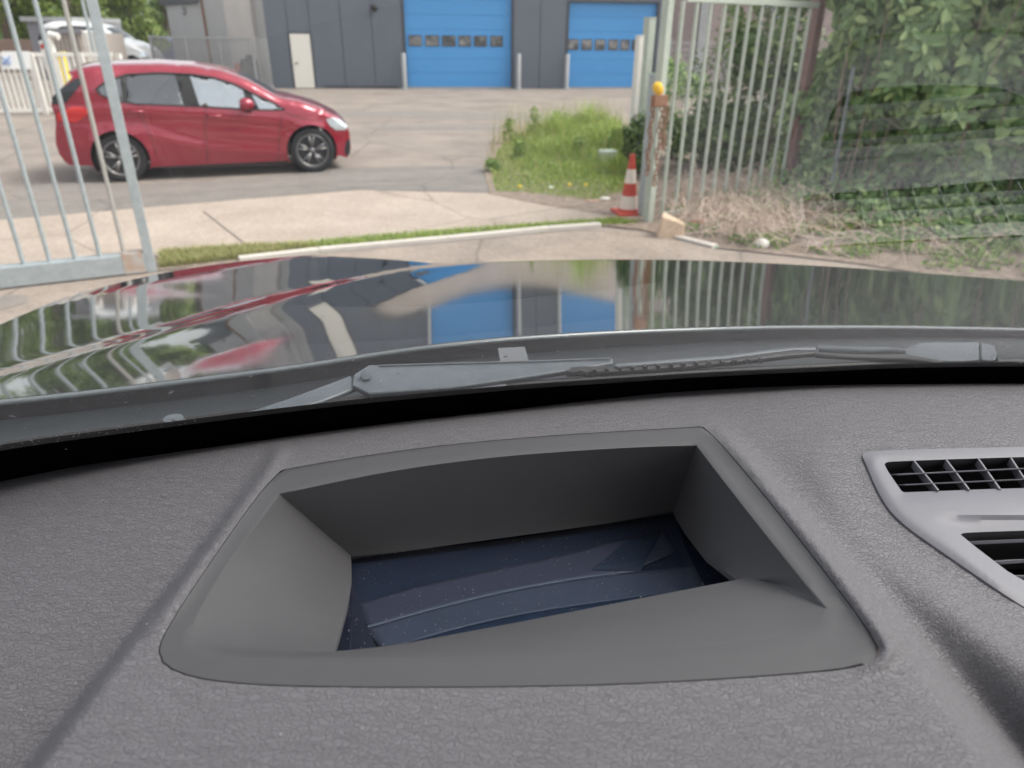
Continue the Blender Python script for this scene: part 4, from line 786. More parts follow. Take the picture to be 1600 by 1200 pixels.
# laurel hedge
ha = G(1262, 305)[:2]; hb = G(1300, 330)[:2]; path = [G(1232, 300)[:2], G(1330, 322)[:2], G(1480, 335)[:2], G(1640, 352)[:2], G(2100, 420)[:2]]
path = [np.array(p) for p in path]; cum = [0]
for i in range(len(path) - 1): cum.append(cum[-1] + np.linalg.norm(path[i + 1] - path[i]))
def hp(s):
    i = min(len(path) - 2, max(0, int(np.searchsorted(cum, s) - 1))); t_ = (s - cum[i]) / (cum[i + 1] - cum[i]); d = (path[i + 1] - path[i]) / (cum[i + 1] - cum[i]); return path[i] + (path[i + 1] - path[i]) * t_, np.array([d[1], -d[0]])
hedge = empty('laurel_hedge', (*hp(cum[-1] * .4)[0], 0), 'tall dense laurel hedge with glossy green leaves on the right', 'hedge')
r = np.random.RandomState(101); N = 27000; s_ = r.uniform(0, 1, N) ** 1.0 * cum[-1]; z_ = .05 + r.uniform(0, 1, N) ** .95 * 3.4; pts = []; dirs = []
for s0_, z0_ in zip(s_, z_):
    p, n_2 = hp(s0_); bul = .22 * math.sin(s0_ * 3.1 + z0_ * 2.0) + .16 * math.sin(s0_ * 7.3 - z0_ * 4.4) + .10 * math.sin(s0_ * 14 + z0_ * 11) + .25 * min(1, z0_ / 1.2) - .25
    dep = -abs(r.normal(0, .16)); 
    if z0_ < .5 and r.uniform() < .4 - z0_ * .5: dep -= .3
    q = p + n_2 * (bul + dep); pts.append((q[0], q[1], z0_)); dirs.append((n_2[0], n_2[1], .45))
pts = np.array(pts); dirs = np.array(dirs); k = z_ > .0
cloud_mesh('foliage', leaf_cloud(pts, dirs, .15, .48, .4, 3, .5), l_laurel, hedge, True)
mb = MB()
for i in range(60):
    s0_ = r.uniform(0, cum[-1]); p, n_2 = hp(s0_); p = p - n_2 * r.uniform(.0, .4); a = np.array([p[0], p[1], 0]); b_ = a + np.array([r.normal(0, .25), r.normal(0, .2), r.uniform(1.2, 2.8)]); mb.tube([a, (a + b_) / 2 + r.normal(0, .06, 3), b_], [.014, .011, .005], 6, cap=False)
for i in range(45):
    s0_ = r.uniform(0, cum[-1]); p, n_2 = hp(s0_); p = p + n_2 * r.uniform(.0, .15); a = np.array([p[0], p[1], r.uniform(.1, 1.1)]); b_ = a + np.array([r.normal(0, .35), r.normal(0, .15), r.uniform(-.1, .35)]); mb.tube([a, (a + b_) / 2 + r.normal(0, .03, 3), b_], [.008, .006, .003], 5, cap=False)
mb.build('stems', M('hedge_stem', (.2, .15, .11), .9, (8, .5, (.34, .27, .22))), hedge, True, None)
q = r.uniform(0, 1, (800, 2)); pp = []; dd = []
for a_, b_ in q:
    s0_ = a_ * cum[-1]; p, n_2 = hp(s0_); c_ = p + n_2 * (.05 + 1.5 * b_ ** 1.2); hh_ = r.uniform(.08, .42) * (1 - b_ * .6)
    for _ in range(11): pp.append((c_[0] + r.normal(0, .07), c_[1] + r.normal(0, .07), hh_ * r.uniform(.3, 1.1))); dd.append((n_2[0] * .5, n_2[1] * .5, .9))
cloud_mesh('low_shoots', leaf_cloud(np.array(pp), np.array(dd), .085, .55, .4, 13, .2), l_laurel, hedge)
# inner dark leaves behind
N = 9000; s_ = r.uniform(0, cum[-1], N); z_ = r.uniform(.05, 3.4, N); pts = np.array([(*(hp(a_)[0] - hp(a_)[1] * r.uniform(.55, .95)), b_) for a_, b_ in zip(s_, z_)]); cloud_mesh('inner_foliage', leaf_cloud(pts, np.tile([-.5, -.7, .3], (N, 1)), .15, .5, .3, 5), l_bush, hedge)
# bushes behind the gate
def bush(u, v, hgt, rad, n, leafs, mat, seed, lab, back=0.0):
    P = G(u, v) + np.array([0, back, 0]); t = empty('bush', P, lab, 'bush', 'bushes around the green gate'); r = random.Random(seed); cs = []; rs = []
    for k in range(14):
        a = r.uniform(0, 6.28); z = r.uniform(.12, .9) * hgt; q = rad * r.uniform(.1, .8); cs.append(P + np.array([q * math.cos(a), q * math.sin(a), z])); s_ = rad * r.uniform(.3, .5); rs.append((s_, s_, s_))
    p, d = clump_points(cs, rs, n, seed); p[:, 2] = np.abs(p[:, 2]); cloud_mesh('foliage', leaf_cloud(p, d, leafs, .5, .4, seed), mat, t); mb = MB()
    for k in range(9): mb.tube([P, P * .4 + cs[k] * .6 + np.array([0, 0, -.05]), cs[k]], [.012, .009, .004], 5, cap=False)
    mb.build('stems', m_wood, t)
bush(1190, 285, 2.6, 1.15, 3600, .10, l_bush, 61, 'dark dense bush right behind the middle gate bars', .9)
bush(1120, 280, 1.35, .75, 2200, .085, l_bush, 62, 'green bush behind the left gate bars', .8)
bush(1065, 262, 1.75, .55, 1500, .08, l_laurel, 63, 'light leafy bush between the thick gate post and the bars', .9)
bush(992, 282, .95, .38, 1300, .07, l_bush, 64, 'low ivy like bush around the chained posts', .3)
bush(1215, 290, 3.0, .9, 2600, .10, l_bush, 66, 'tall dark bush between gate bars and hinge post', .8)
bush(1150, 268, .9, 1.0, 2600, .10, l_bush, 67, 'low dark undergrowth behind the foot of the gate bars', .6)
bush(1210, 272, 1.1, .8, 2200, .10, l_bush, 68, 'dark leafy undergrowth at the hinge end of the gate', .5)
bush(1262, 298, 1.3, .5, 1200, .08, l_laurel, 65, 'leafy shoots at the foot of the brown hinge post', .15)
# ------------------------------------------------------------------ the van the photograph is taken from
van = empty('van', (0.25, 0.9, 0), 'dark van seen from its cab, with black bonnet, grey grained dashboard, windshield and wipers', 'van')
FAR = [(-900, 1010), (-400, 850), (0, 745), (200, 717), (400, 689), (600, 663), (800, 640), (1000, 617), (1100, 608), (1300, 601), (1600, 599), (2000, 612), (2600, 660)]
BND = [(-900, 940), (-400, 790), (0, 703), (200, 676), (400, 650), (560, 631), (800, 609), (1100, 589), (1400, 575), (1600, 572), (2000, 582), (2600, 625)]
def vz(u, v): return -.2595 - .030 * np.clip((np.asarray(v, float) - 700) / 260, -.1, 2.4)
farv = lambda u: smooth_interp(FAR, u, 90); bndv = lambda u: smooth_interp(BND, u, 90)
# dashboard surface: height below the camera as a function of the pixel it shows at
vent_o = densify(chaikin([(1347, 712), (1352, 706), (1372, 704), (1500, 700), (1700, 696), (2000, 698), (2400, 712), (2500, 760), (2300, 900), (2150, 1010), (1900, 1030), (1740, 1030), (1600, 950), (1480, 868), (1400, 812), (1372, 770), (1352, 722)], 2), 11)
HL = [(455, 690), (440, 712), (340, 840), (240, 965), (150, 1080), (60, 1200), (-300, 1700)]
HR = [(1085, 650), (1110, 668), (1215, 775), (1330, 905), (1450, 1060), (1565, 1205), (1900, 1700)]
TRIM_L = [(430, 738), (400, 775), (330, 878), (270, 968), (246, 1010)]
TRIM_R = [(1098, 664), (1150, 722), (1220, 805), (1300, 908), (1362, 992), (1373, 1016), (1362, 1036), (1335, 1050)]
def zdash(u, v):
    u = np.atleast_1d(np.asarray(u, float)); v = np.atleast_1d(np.asarray(v, float)); sh = u.shape
    pts = np.stack([u.ravel(), v.ravel()], 1); uu, vv = pts[:, 0], pts[:, 1]
    k = np.clip((vv - 690) / 510, 0, 1.6)
    low = -.262 - .034 * k ** 1.2 - .010 * sstep(0, -600, uu)
    high = -.262 + .020 * k
    ul = np.interp(vv, [p[1] for p in HL], [p[0] for p in HL]); ur = np.interp(vv, [p[1] for p in HR], [p[0] for p in HR])
    wl_ = 7 + 7 * np.clip(k, 0, 1); wr_ = 16 + 26 * np.clip(k, 0, 1)
    h = sstep(-1, 1, (uu - ul) / wl_ + .6) * sstep(1, -1, (uu - ur) / wr_ - .5)
    z = low + (high - low) * h
    # valley then rise beside the vent panel
    x = (uu - ur); z = z + (.003 + .016 * k) * sstep(30, 240, x) - (.003 + .004 * k) * np.exp(-((x - 50) / 55) ** 2) * sstep(640, 760, vv)
    # rolled ridges along the display surround
    dl = pdist(pts, [(437, 706)] + [(a - 14, b) for a, b in TRIM_L]); dr = pdist(pts, [(1092, 652)] + [(a + 17, b) for a, b in TRIM_R])
    z = z + (.0052 * np.exp(-(dl / 11) ** 2) * sstep(1030, 930, vv) + .0072 * np.exp(-(dr / 13) ** 2) * sstep(1065, 1015, vv)) * sstep(640, 720, vv)
    near = np.where(inpoly(pts, vent_o), 0.0, pdist(pts, vent_o + [vent_o[0]])); q = 1 - sstep(14, 85, near); z = z * (1 - q) + (vz(uu, vv) - .0026) * q
    # rounded rear lip falling into the gap under the glass
    e = vv - farv(uu); z = z - .006 * np.clip(1 - e / 26, 0, 1.6) ** 2.4 
    return z.reshape(sh)
def lift(P, zf, extra=0.0):
    z = zf(P[:, 0], P[:, 1]) + extra; return [tuple(D(u, v, q)) for (u, v), q in zip(P, z)]
def rounded(corners, n=2): return chaikin(corners, n)
trim_o = densify(chaikin([(436, 737), (440, 735), (446, 733), (560, 713), (700, 694), (850, 681), (960, 674), (1085, 667), (1097, 666), (1104, 671), (1130, 696), (1215, 798), (1300, 907), (1364, 992), (1378, 1024), (1345, 1044), (1240, 1054), (1100, 1064), (950, 1071), (800, 1074), (640, 1075), (500, 1074), (380, 1070), (300, 1060), (252, 1040), (245, 1012), (270, 966), (330, 876), (400, 776)], 2), 12)
outer = [(u, float(farv(u)) + 0.0) for u in np.arange(-700, 2500, 40)] + [(2460, 1700), (-660, 1700)]
# fine cells inside the frame, coarse outside
_gx, _gy = np.meshgrid(np.arange(-60, 1680, 8.), np.arange(590, 1240, 8.)); _gx = _gx + (np.arange(_gx.shape[0]) % 2)[:, None] * 4; _e = np.stack([_gx.ravel(), _gy.ravel()], 1)
_k = (pdist(_e, [(437, 706)] + [(a - 14, b) for a, b in TRIM_L]) < 40) | (pdist(_e, [(1092, 652)] + [(a + 17, b) for a, b in TRIM_R]) < 42) | (pdist(_e, HL) < 45) | (pdist(_e, HR) < 60)
_k |= (_gy.ravel() - farv(_gx.ravel()) < 50) & (_gy.ravel() - farv(_gx.ravel()) > 3)
Pd, Td = cdt(outer, [trim_o, vent_o], 22, _e[_k])
dash = link('dashboard', bpy.data.meshes.new('dashboard'), m_leather, van); dm = dash.data
dm.from_pydata([tuple(np.array(p) - wloc(van)) for p in lift(Pd, zdash)], [], Td); dm.flip_normals(); dm.polygons.foreach_set('use_smooth', [True] * len(dm.polygons)); dm.update()
# skirts so that the skin has depth: rear drop and bottom
def skirt(name, line, dz, mat, dy=0.0, flip=False, zf=zdash):
    a = [np.array(D(u, v, float(zf(u, v)[0]))) for u, v in line]; b = [p + np.array([0, dy, dz]) for p in a]; n = len(a)
    V = a + b; F = [(i, i + 1, n + i + 1, n + i) for i in range(n - 1)]; me = bpy.data.meshes.new(name); me.from_pydata([tuple(p) for p in V], [], F); return link(name, me, mat, van, True)
skirt('dashboard_edge', [(u, float(farv(u)) + .5) for u in np.arange(-700, 2500, 30)], -.10, m_black, .0)

# display surround: lofted rings
def resamp(line, n):
    line = np.array(line, float); d = np.r_[0, np.cumsum(np.linalg.norm(np.diff(line[:, :2], axis=0), axis=1))]; t = np.linspace(0, d[-1], n)
    return np.stack([np.interp(t, d, line[:, k]) for k in range(line.shape[1])], 1)
def ring(sides, n=40): return np.concatenate([resamp(s, n)[:-1] for s in sides])
def zs_(pts, off): return [(u, v, float(zdash(u, v)[0]) + off) for u, v in pts]
# rim (opening edge at the top), four sides clockwise from top-left
rimT = zs_(chaikin([(437, 772), (600, 737), (760, 715), (900, 704), (1010, 698), (1088, 696)], 2, False), -.0005)
rimR = zs_(chaikin([(1088, 696), (1120, 738), (1180, 815), (1240, 890), (1288, 950)], 2, False), -.0005)
rimB = zs_(chaikin([(1288, 950), (1270, 985), (1150, 1005), (1000, 1019), (850, 1027), (650, 1030), (450, 1029), (345, 1023), (300, 1005)], 2, False), -.0008)
rimL = zs_(chaikin([(300, 1005), (300, 985), (325, 930), (370, 860), (437, 772)], 2, False), -.0005)
opT = [(548, 868, -.332), (700, 846, -.332), (880, 822, -.332), (1052, 797, -.332)]
opR = [(1052, 797, -.332), (1072, 830, -.322), (1105, 872, -.306), (1150, 906, -.288), (1182, 899, -.281)]
opB = [(1182, 899, -.281), (1150, 906, -.281), (1000, 935, -.281), (800, 974, -.281), (640, 1004, -.281), (560, 1018, -.281), (521, 1024, -.281)]
opL = [(521, 1024, -.281), (531, 990, -.294), (543, 945, -.309), (549, 905, -.321), (548, 868, -.332)]
R3 = ring([rimT, rimR, rimB, rimL]); R5 = ring([opT, opR, opB, opL]); N5 = len(R5)
# match the outer trim contour to the rim by angle from the middle
mid = np.array([790, 880.]); ang = lambda p: math.atan2(p[1] - mid[1], p[0] - mid[0])
to = np.array(densify(trim_o, 6)); ta = np.array([ang(p) for p in to]); order = np.argsort(ta); ta = ta[order]; to = to[order]
def outer_at(p):
    a = ang(p); return (np.interp(a, ta, to[:, 0], period=2 * math.pi), np.interp(a, ta, to[:, 1], period=2 * math.pi))
O = np.array([outer_at(p) for p in R3])
def zr(P, off): return np.concatenate([P[:, :2], (zdash(P[:, 0], P[:, 1]) + off)[:, None]], 1)
rings = [zr(O, -.006), zr(O, -.0012), zr(O * .96 + R3[:, :2] * .04, .0002), zr(O * .8 + R3[:, :2] * .2, .0003)]
rings.append(zr(O * .35 + R3[:, :2] * .65, .0003)); 
seg = 39; isB = np.zeros(N5, bool); isB[2 * seg - 6:3 * seg + 10] = True
soft = np.array([1.0 if (2 * seg <= i < 3 * seg) else 0.0 for i in range(N5)])
ks = np.ones(5) / 5; 
for _ in range(4): soft = np.convolve(np.r_[soft[-2:], soft, soft[:2]], ks, 'same')[2:-2]
rings.append(zr(O * .08 + R3[:, :2] * .92, .0001)); r3b = R3.copy(); rings.append(r3b)
for t_ in (.015, .04, .1, .25, .5, .75, 1.0):
    q = R3 * (1 - t_) + R5 * t_; sharp = -.0012 * np.exp(-t_ / .05) * 0
    # scooped near shelf: height eases in softly where soft=1
    zsft = R3[:, 2] + (R5[:, 2] - R3[:, 2]) * (t_ ** 1.5 * (1 - .25 * math.sin(math.pi * t_))); zz_ = q[:, 2] * (1 - soft) + zsft * soft
    q[:, 2] = zz_; rings.append(q)
lipo = R5.copy(); lipo[:, 2] -= .004
V = []; 
for q in rings: V += [tuple(D(u, v, z)) for u, v, z in q]
low_ = [tuple(np.array(D(u, v, z)) + np.array([0, 0, -.0035])) for u, v, z in R5]; V += low_
nr_ = len(rings) + 1; F = [(i * N5 + k, i * N5 + (k + 1) % N5, (i + 1) * N5 + (k + 1) % N5, (i + 1) * N5 + k) for i in range(nr_ - 1) for k in range(N5)]
me = bpy.data.meshes.new('display_surround'); me.from_pydata(V, [], F); sur = link('display_surround', me, m_softdash, van, True); me.flip_normals(); me.set_sharp_from_angle(angle=math.radians(33))
# cover glass
def pxgrid(name, c, zfun, nu, nv, mat, parent, sag=0.0, thick=0.0, flip=False):
    """c: four pixel corners far-left, far-right, near-right, near-left"""
    c = np.array(c, float); V = []
    for j in range(nv + 1):
        for i in range(nu + 1):
            a, b = i / nu, j / nv; p = (c[0] * (1 - a) + c[1] * a) * (1 - b) + (c[3] * (1 - a) + c[2] * a) * b; V.append(np.array(D(p[0], p[1], zfun(a, b))))
    F = [(j * (nu + 1) + i, (j + 1) * (nu + 1) + i, (j + 1) * (nu + 1) + i + 1, j * (nu + 1) + i + 1) for j in range(nv) for i in range(nu)]
    if thick:
        n = len(V); V = V + [p + np.array([0, 0, -thick]) for p in V]; F = F + [tuple(i + n for i in f[::-1]) for f in F]
    me = bpy.data.meshes.new(name); me.from_pydata([tuple(p) for p in V], [], F); return link(name, me, mat, parent, True)
gz = lambda a, b: -.3365 + .0375 * b ** 1.25 - .006 * math.sin(math.pi * b) + .004 * (2 * a - 1) ** 2
cg = pxgrid('display_glass', [(535, 866), (1062, 792), (1290, 932), (470, 1080)], gz, 40, 24, m_hud, van)
# under the glass: dark tray, navy base and stripes coloured as reflections
tray = MB(); c_ = [np.array(D(u, v, -.31)) for u, v in ((440, 700), (1250, 650), (1330, 960), (380, 1100))]
fl_ = [p + np.array([0, 0, -.10]) for p in c_]; tray.add(fl_ + c_, [(0, 3, 2, 1), (0, 1, 5, 4), (1, 2, 6, 5), (2, 3, 7, 6), (3, 0, 4, 7)])
tray.v = tray.v; tr_ = tray.build('display_tray', M('tray', (.03, .04, .06), .5), van)
def band(poly_top, poly_bot, za, zb, mat, nm):
    A = resamp(poly_top, 30); B = resamp(poly_bot, 30); V = []
    for k, (P_, z) in enumerate(((A, za), (A * .5 + B * .5, (za + zb) / 2 - .004), (B, zb))): V += [tuple(D(u, v, z)) for u, v in P_]
    F = [(r_ * 30 + i, (r_ + 1) * 30 + i, (r_ + 1) * 30 + i + 1, r_ * 30 + i + 1) for r_ in range(2) for i in range(29)]
    me = bpy.data.meshes.new(nm); me.from_pydata(V, [], F); o = link(nm, me, mat, cg, True); sd = o.modifiers.new('thickness', 'SOLIDIFY'); sd.thickness = .002; sd.offset = -1; return o
CQ = np.array([(535, 866), (1062, 792), (1290, 932), (470, 1080)], float)
def glass_ab(u, v):
    aa = bb = .5; p = np.array([u, v], float)
    for _i in range(25):
        q = (CQ[0] * (1 - aa) + CQ[1] * aa) * (1 - bb) + (CQ[3] * (1 - aa) + CQ[2] * aa) * bb; du = ((CQ[1] - CQ[0]) * (1 - bb) + (CQ[2] - CQ[3]) * bb); dv_ = ((CQ[3] - CQ[0]) * (1 - aa) + (CQ[2] - CQ[1]) * aa)
        st = np.linalg.solve(np.stack([du, dv_], 1), p - q); aa += st[0]; bb += st[1]
    return min(1.1, max(-.1, aa)), min(1.1, max(-.05, bb))
def gzp(u, v, off): a, b = glass_ab(u, v); return gz(a, max(0, b)) + off
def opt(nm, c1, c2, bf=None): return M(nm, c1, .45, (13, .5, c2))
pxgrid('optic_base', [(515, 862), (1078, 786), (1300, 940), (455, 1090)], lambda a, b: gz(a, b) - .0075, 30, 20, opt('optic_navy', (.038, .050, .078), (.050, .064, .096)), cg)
band([(556, 946), (640, 921), (760, 893), (870, 872), (960, 842), (1030, 826)], [(572, 984), (660, 958), (780, 928), (900, 905), (1000, 893), (1090, 888)], 0, 0, opt('reflection_mauve', (.088, .086, .115), (.066, .070, .100)), 'painted_reflection') if 0 else None
def stripe(top, bot, off, mat, nm='painted_reflection', rows_=8):  # reflections in the cover glass, painted as thin coloured stripes
    A = resamp(chaikin(top, 2, False), 36); B = resamp(chaikin(bot, 2, False), 36); V = []
    for k in range(rows_ + 1):
        t_ = k / rows_; P_ = A * (1 - t_) + B * t_; V += [tuple(D(u, v, gzp(u, v, off))) for u, v in P_]
    F = [(r_ * 36 + i, (r_ + 1) * 36 + i, (r_ + 1) * 36 + i + 1, r_ * 36 + i + 1) for r_ in range(rows_) for i in range(35)]
    me = bpy.data.meshes.new(nm); me.from_pydata(V, [], F); o = link(nm, me, mat, cg, True); sd = o.modifiers.new('thickness', 'SOLIDIFY'); sd.thickness = .0006; sd.offset = -1; return o
stripe([(556, 944), (640, 919), (760, 892), (870, 870), (940, 850), (1036, 826)], [(570, 980), (660, 954), (780, 924), (900, 902), (1000, 888), (1056, 862)], -.0062, opt('reflection_mauve', (.125, .122, .150), (.100, .102, .132)))
stripe([(572, 982), (660, 956), (780, 926), (900, 904), (1000, 892), (1085, 884)], [(600, 1020), (690, 987), (800, 962), (900, 947), (1000, 934), (1100, 925)], -.0058, opt('reflection_slate', (.135, .146, .175), (.108, .122, .150)))
stripe([(570, 978), (660, 952.5), (780, 922.5), (900, 900.5), (1000, 889)], [(571, 981.5), (660, 955.5), (780, 925.5), (900, 903.5), (1000, 891.5)], -.0054, opt('reflection_line', (.24, .26, .29), (.21, .23, .26)), rows_=1)
stripe([(600, 1016), (690, 988), (800, 962), (900, 946), (1000, 932), (1150, 912)], [(620, 1030), (700, 1012), (800, 992), (900, 975), (1000, 958), (1170, 930)], -.0054, opt('reflection_dark_blue', (.022, .042, .075), (.03, .055, .09)))
stripe([(985, 840), (1034, 829)], [(925, 890), (1000, 893)], -.0053, opt('reflection_facet', (.060, .078, .105), (.048, .066, .094)), rows_=4)
stripe([(545, 905), (549, 912), (556, 922)], [(520, 1030), (560, 1030), (592, 1026)], -.0050, opt('reflection_end', (.045, .048, .066), (.055, .058, .078)), rows_=6)

# vent panel on the right
vo1 = [(1381, 727), (1385, 722), (1396, 721), (1500, 717), (1700, 711), (2000, 716), (2040, 770), (1700, 762), (1600, 762), (1420, 769), (1411, 769), (1407, 765)]
vo2 = [(1500, 836), (1504, 833), (1514, 832), (1600, 829), (1760, 824), (1960, 826), (1975, 900), (1800, 922), (1660, 926), (1600, 912)]
vpo = vent_o; P_, T_ = cdt(vpo, [densify(chaikin(vo1, 1), 11), densify(chaikin(vo2, 1), 11)], 8)
def vzf(u, v):
    u = np.asarray(u, float); v = np.asarray(v, float); pts = np.stack([u, v], 1); z = vz(u, v); e = pdist(pts, vpo + [vpo[0]])
    z = z - .0015 * np.clip(1 - e / 14, 0, 1) ** 1.5
    # moulded step above the lower vent
    stp = [(1455, 806), (1700, 797), (2100, 800)]; d = v - interp(stp, u); z = z - .0028 * sstep(0, 14, d) * sstep(1440, 1500, u - (v - 806) * 1.0)
    o1 = pdist(pts, vo1 + [vo1[0]]); z = z - .002 * np.clip(1 - o1 / 14, 0, 1)
    return z
me = bpy.data.meshes.new('vent_panel'); V = lift(P_, vzf); n = len(V); 
# outer edge wall down
ev = [tuple(np.array(D(u, v, float(vzf([u], [v])[0]))) + np.array([0, 0, -.02])) for u, v in vpo]; em = [tuple(D(u, v, float(vzf([u], [v])[0]))) for u, v in vpo]; k = len(vpo)
F = [t[::-1] for t in T_] + [(n + i, n + (i + 1) % k, n + k + (i + 1) % k, n + k + i) for i in range(k)]
# inner walls of both openings
for vo in (vo1, vo2):
    c = chaikin(vo, 1); b0 = n + 2 * k if vo is vo1 else len(V) + len(em) + len(ev)
    pass
V = V + em + ev
for vo, dz_ in ((vo1, .03), (vo2, .035)):
    c = densify(chaikin(vo, 1), 11); b0 = len(V); q = len(c); top = [np.array(D(u, v, float(vzf([u], [v])[0]))) for u, v in c]; V += [tuple(p) for p in top] + [tuple(p + np.array([0, .004, -dz_])) for p in top]; F += [(b0 + i, b0 + (i + 1) % q, b0 + q + (i + 1) % q, b0 + q + i) for i in range(q)]
nf = len(T_) + k; me.from_pydata(V, [], F); vp_ = link('vent_panel', me, [m_panel, m_black], van, True); me.polygons.foreach_set('material_index', [0] * nf + [1] * (len(F) - nf)); me.set_sharp_from_angle(angle=math.radians(35))
gap = MB(); cc = vpo; a = [np.array(D(u, v, -.30 - .03 * max(0, (v - 700) / 260))) for u, v in cc]; gap.prism([p + np.array([0, 0, -.04]) for p in a], (0, 0, .008)); gap.build('vent_well', m_matt, van)
def slat(pts, w_, h_, dz, nm='vent_slat', mat=None, par=None):
    mb = MB(); P = [np.array(D(u, v, float(vz(u, v)) + dz)) for u, v in pts]
    for i in range(len(P) - 1): mb.bar(P[i], P[i + 1], w_, h_, up=(0, .5, 1))
    return mb.build(nm, mat or m_slat, par or vp_, bevel=.0004)
def slat2(line, dy, dzz, th, dz):      # blade: a thin strip lying back and down
    mb = MB(); P = [np.array(D(u, v, float(vz(u, v)) + dz)) for u, v in line]; o = np.array([0, dy, dzz]); t3 = np.array([0, 0, -th])
    for i in range(len(P) - 1): a, b = P[i], P[i + 1]; mb.hexa([a + t3, b + t3, b + o + t3, a + o + t3], [a, b, b + o, a + o])
    return mb.build('vent_slat', m_panel, vp_, bevel=.0004)
slat2([(1403, 740.5), (1600, 731), (1800, 729), (2020, 733)], .009, -.0062, .0012, -.0004)
slat2([(1414, 756.5), (1600, 748), (1800, 746), (2030, 750)], .009, -.0066, .0012, -.0004)
for k in range(13):
    u0 = 1424 + k * 51; dv = -(u0 - 1424) * .02; mb = MB(); a = np.array(D(u0, 722 + dv * .6, -.2665)); b = np.array(D(u0 + 40 - k * 3, 771 + dv, -.2705)); mb.bar(a, b, .006, .0012, up=(1, 0, 0)); mb.build('vent_vane', m_panel, vp_)
slat2([(1508, 846), (1600, 842), (1760, 838), (1960, 840)], .010, -.0085, .0028, -.003)
slat2([(1545, 878), (1600, 874), (1760, 870), (1970, 873)], .010, -.0085, .0028, -.003)
slat2([(1592, 900), (1640, 898), (1760, 895), (1965, 898)], .010, -.0085, .0028, -.003)

# ------------------------------------------------------------------ windshield
TH = math.radians(50); SL = np.array([0, -math.cos(TH), math.sin(TH)])
us = np.arange(-900, 2500, 34.0); base = np.array([D(u, float(farv(u)) - 3, -.268) for u in us])
_m = (us > -650) & (us < 2250); _pf = np.polyfit(base[_m, 0], base[_m, 1], 4); _y = np.polyval(_pf, base[:, 0])
base[:, 1] = np.where(_m, _y, base[:, 1]) + .0015
def glass_pt(i, t):
    x = base[i][0]; s_ = SL; return base[i] + s_ * t
def t_at(i, vt):       # slope distance at which column i crosses pixel row vt(u)
    lo, hi = 0., .3
    for _ in range(40):
        m_ = (lo + hi) / 2; u, v = proj(glass_pt(i, m_));
        if v > float(vt(u)): lo = m_
        else: hi = m_
    return (lo + hi) / 2
tb_ = [t_at(i, bndv) for i in range(len(us))]
rows = list(np.linspace(0, 1.0, 26)); nu_ = len(us); V = []; 
for j, t_ in enumerate(rows):
    for i in range(nu_): V.append(glass_pt(i, tb_[i] + t_ * .72))
F = [(j * nu_ + i, j * nu_ + i + 1, (j + 1) * nu_ + i + 1, (j + 1) * nu_ + i) for j in range(len(rows) - 1) for i in range(nu_ - 1)]
nrm_out = np.array([0, math.sin(TH), math.cos(TH)]); n = len(V); V2 = [p + nrm_out * .004 for p in V]
me = bpy.data.meshes.new('windshield'); me.from_pydata([tuple(p) for p in V] + [tuple(p) for p in V2], [], F + [tuple(i + n for i in f[::-1]) for f in F])
ws = link('windshield', me, [m_wind, m_outer], van, True); me.polygons.foreach_set('material_index', [0] * len(F) + [1] * len(F))
# black border strip at the foot of the glass
V = []; 
for i in range(nu_): V += [glass_pt(i, -.012) + nrm_out * .0, glass_pt(i, tb_[i])]
V += [p + nrm_out * .004 for p in V[:]]; F = [(2 * i, 2 * i + 2, 2 * i + 3, 2 * i + 1) for i in range(nu_ - 1)]; n = 2 * nu_; F += [tuple(k + n for k in f[::-1]) for f in F]
F += [(2 * i, n + 2 * i, n + 2 * i + 2, 2 * i + 2) for i in range(nu_ - 1)]
me = bpy.data.meshes.new('black_border'); me.from_pydata([tuple(p) for p in V], [], F); link('black_border', me, m_matt, ws, False)
# specks of dirt on the glass
def on_glass(u, v):
    d = ray(u, v); n_ = nrm_out; i = int(np.argmin([abs(proj(b_)[0] - u) for b_ in base])); P = None
    t_ = np.dot(n_, base[i] - CP) / np.dot(n_, d); return CP + d * t_
mb = MB(); r = random.Random(4)
def speck(u, v, s_):
    P = on_glass(u, v) - nrm_out * .0008; X = np.array([1, 0, 0.]); k = 7; c = [P + (X * math.cos(2 * math.pi * a / k) + SL * math.sin(2 * math.pi * a / k) * .8) * s_ * r.uniform(.6, 1.3) for a in range(k)]; mb.add(c, [tuple(range(k))])
for _ in range(120):
    u = r.uniform(0, 1600); v = float(bndv(u)) - abs(r.gauss(0, 34)) - 3; speck(u, v, r.choice([.00035, .0004, .0005, .0007]))
for u, v, s_ in ((20, 648, .0018), (197, 627, .0008), (395, 617, .0012), (790, 556, .0016), (1208, 12, .0012), (1198, 8, .0009), (1216, 24, .001), (1190, 34, .0009), (1204, 96, .0009), (735, 528, .0009), (50, 686, .0009), (104, 700, .0008), (272, 655, .002)): speck(u, v, s_)
for _ in range(40): u = r.gauss(120, 80); speck(u, float(bndv(u)) - r.uniform(2, 16), .0005)
o = mb.build('dust_specks', m_dust, ws); o['kind'] = 'stuff'
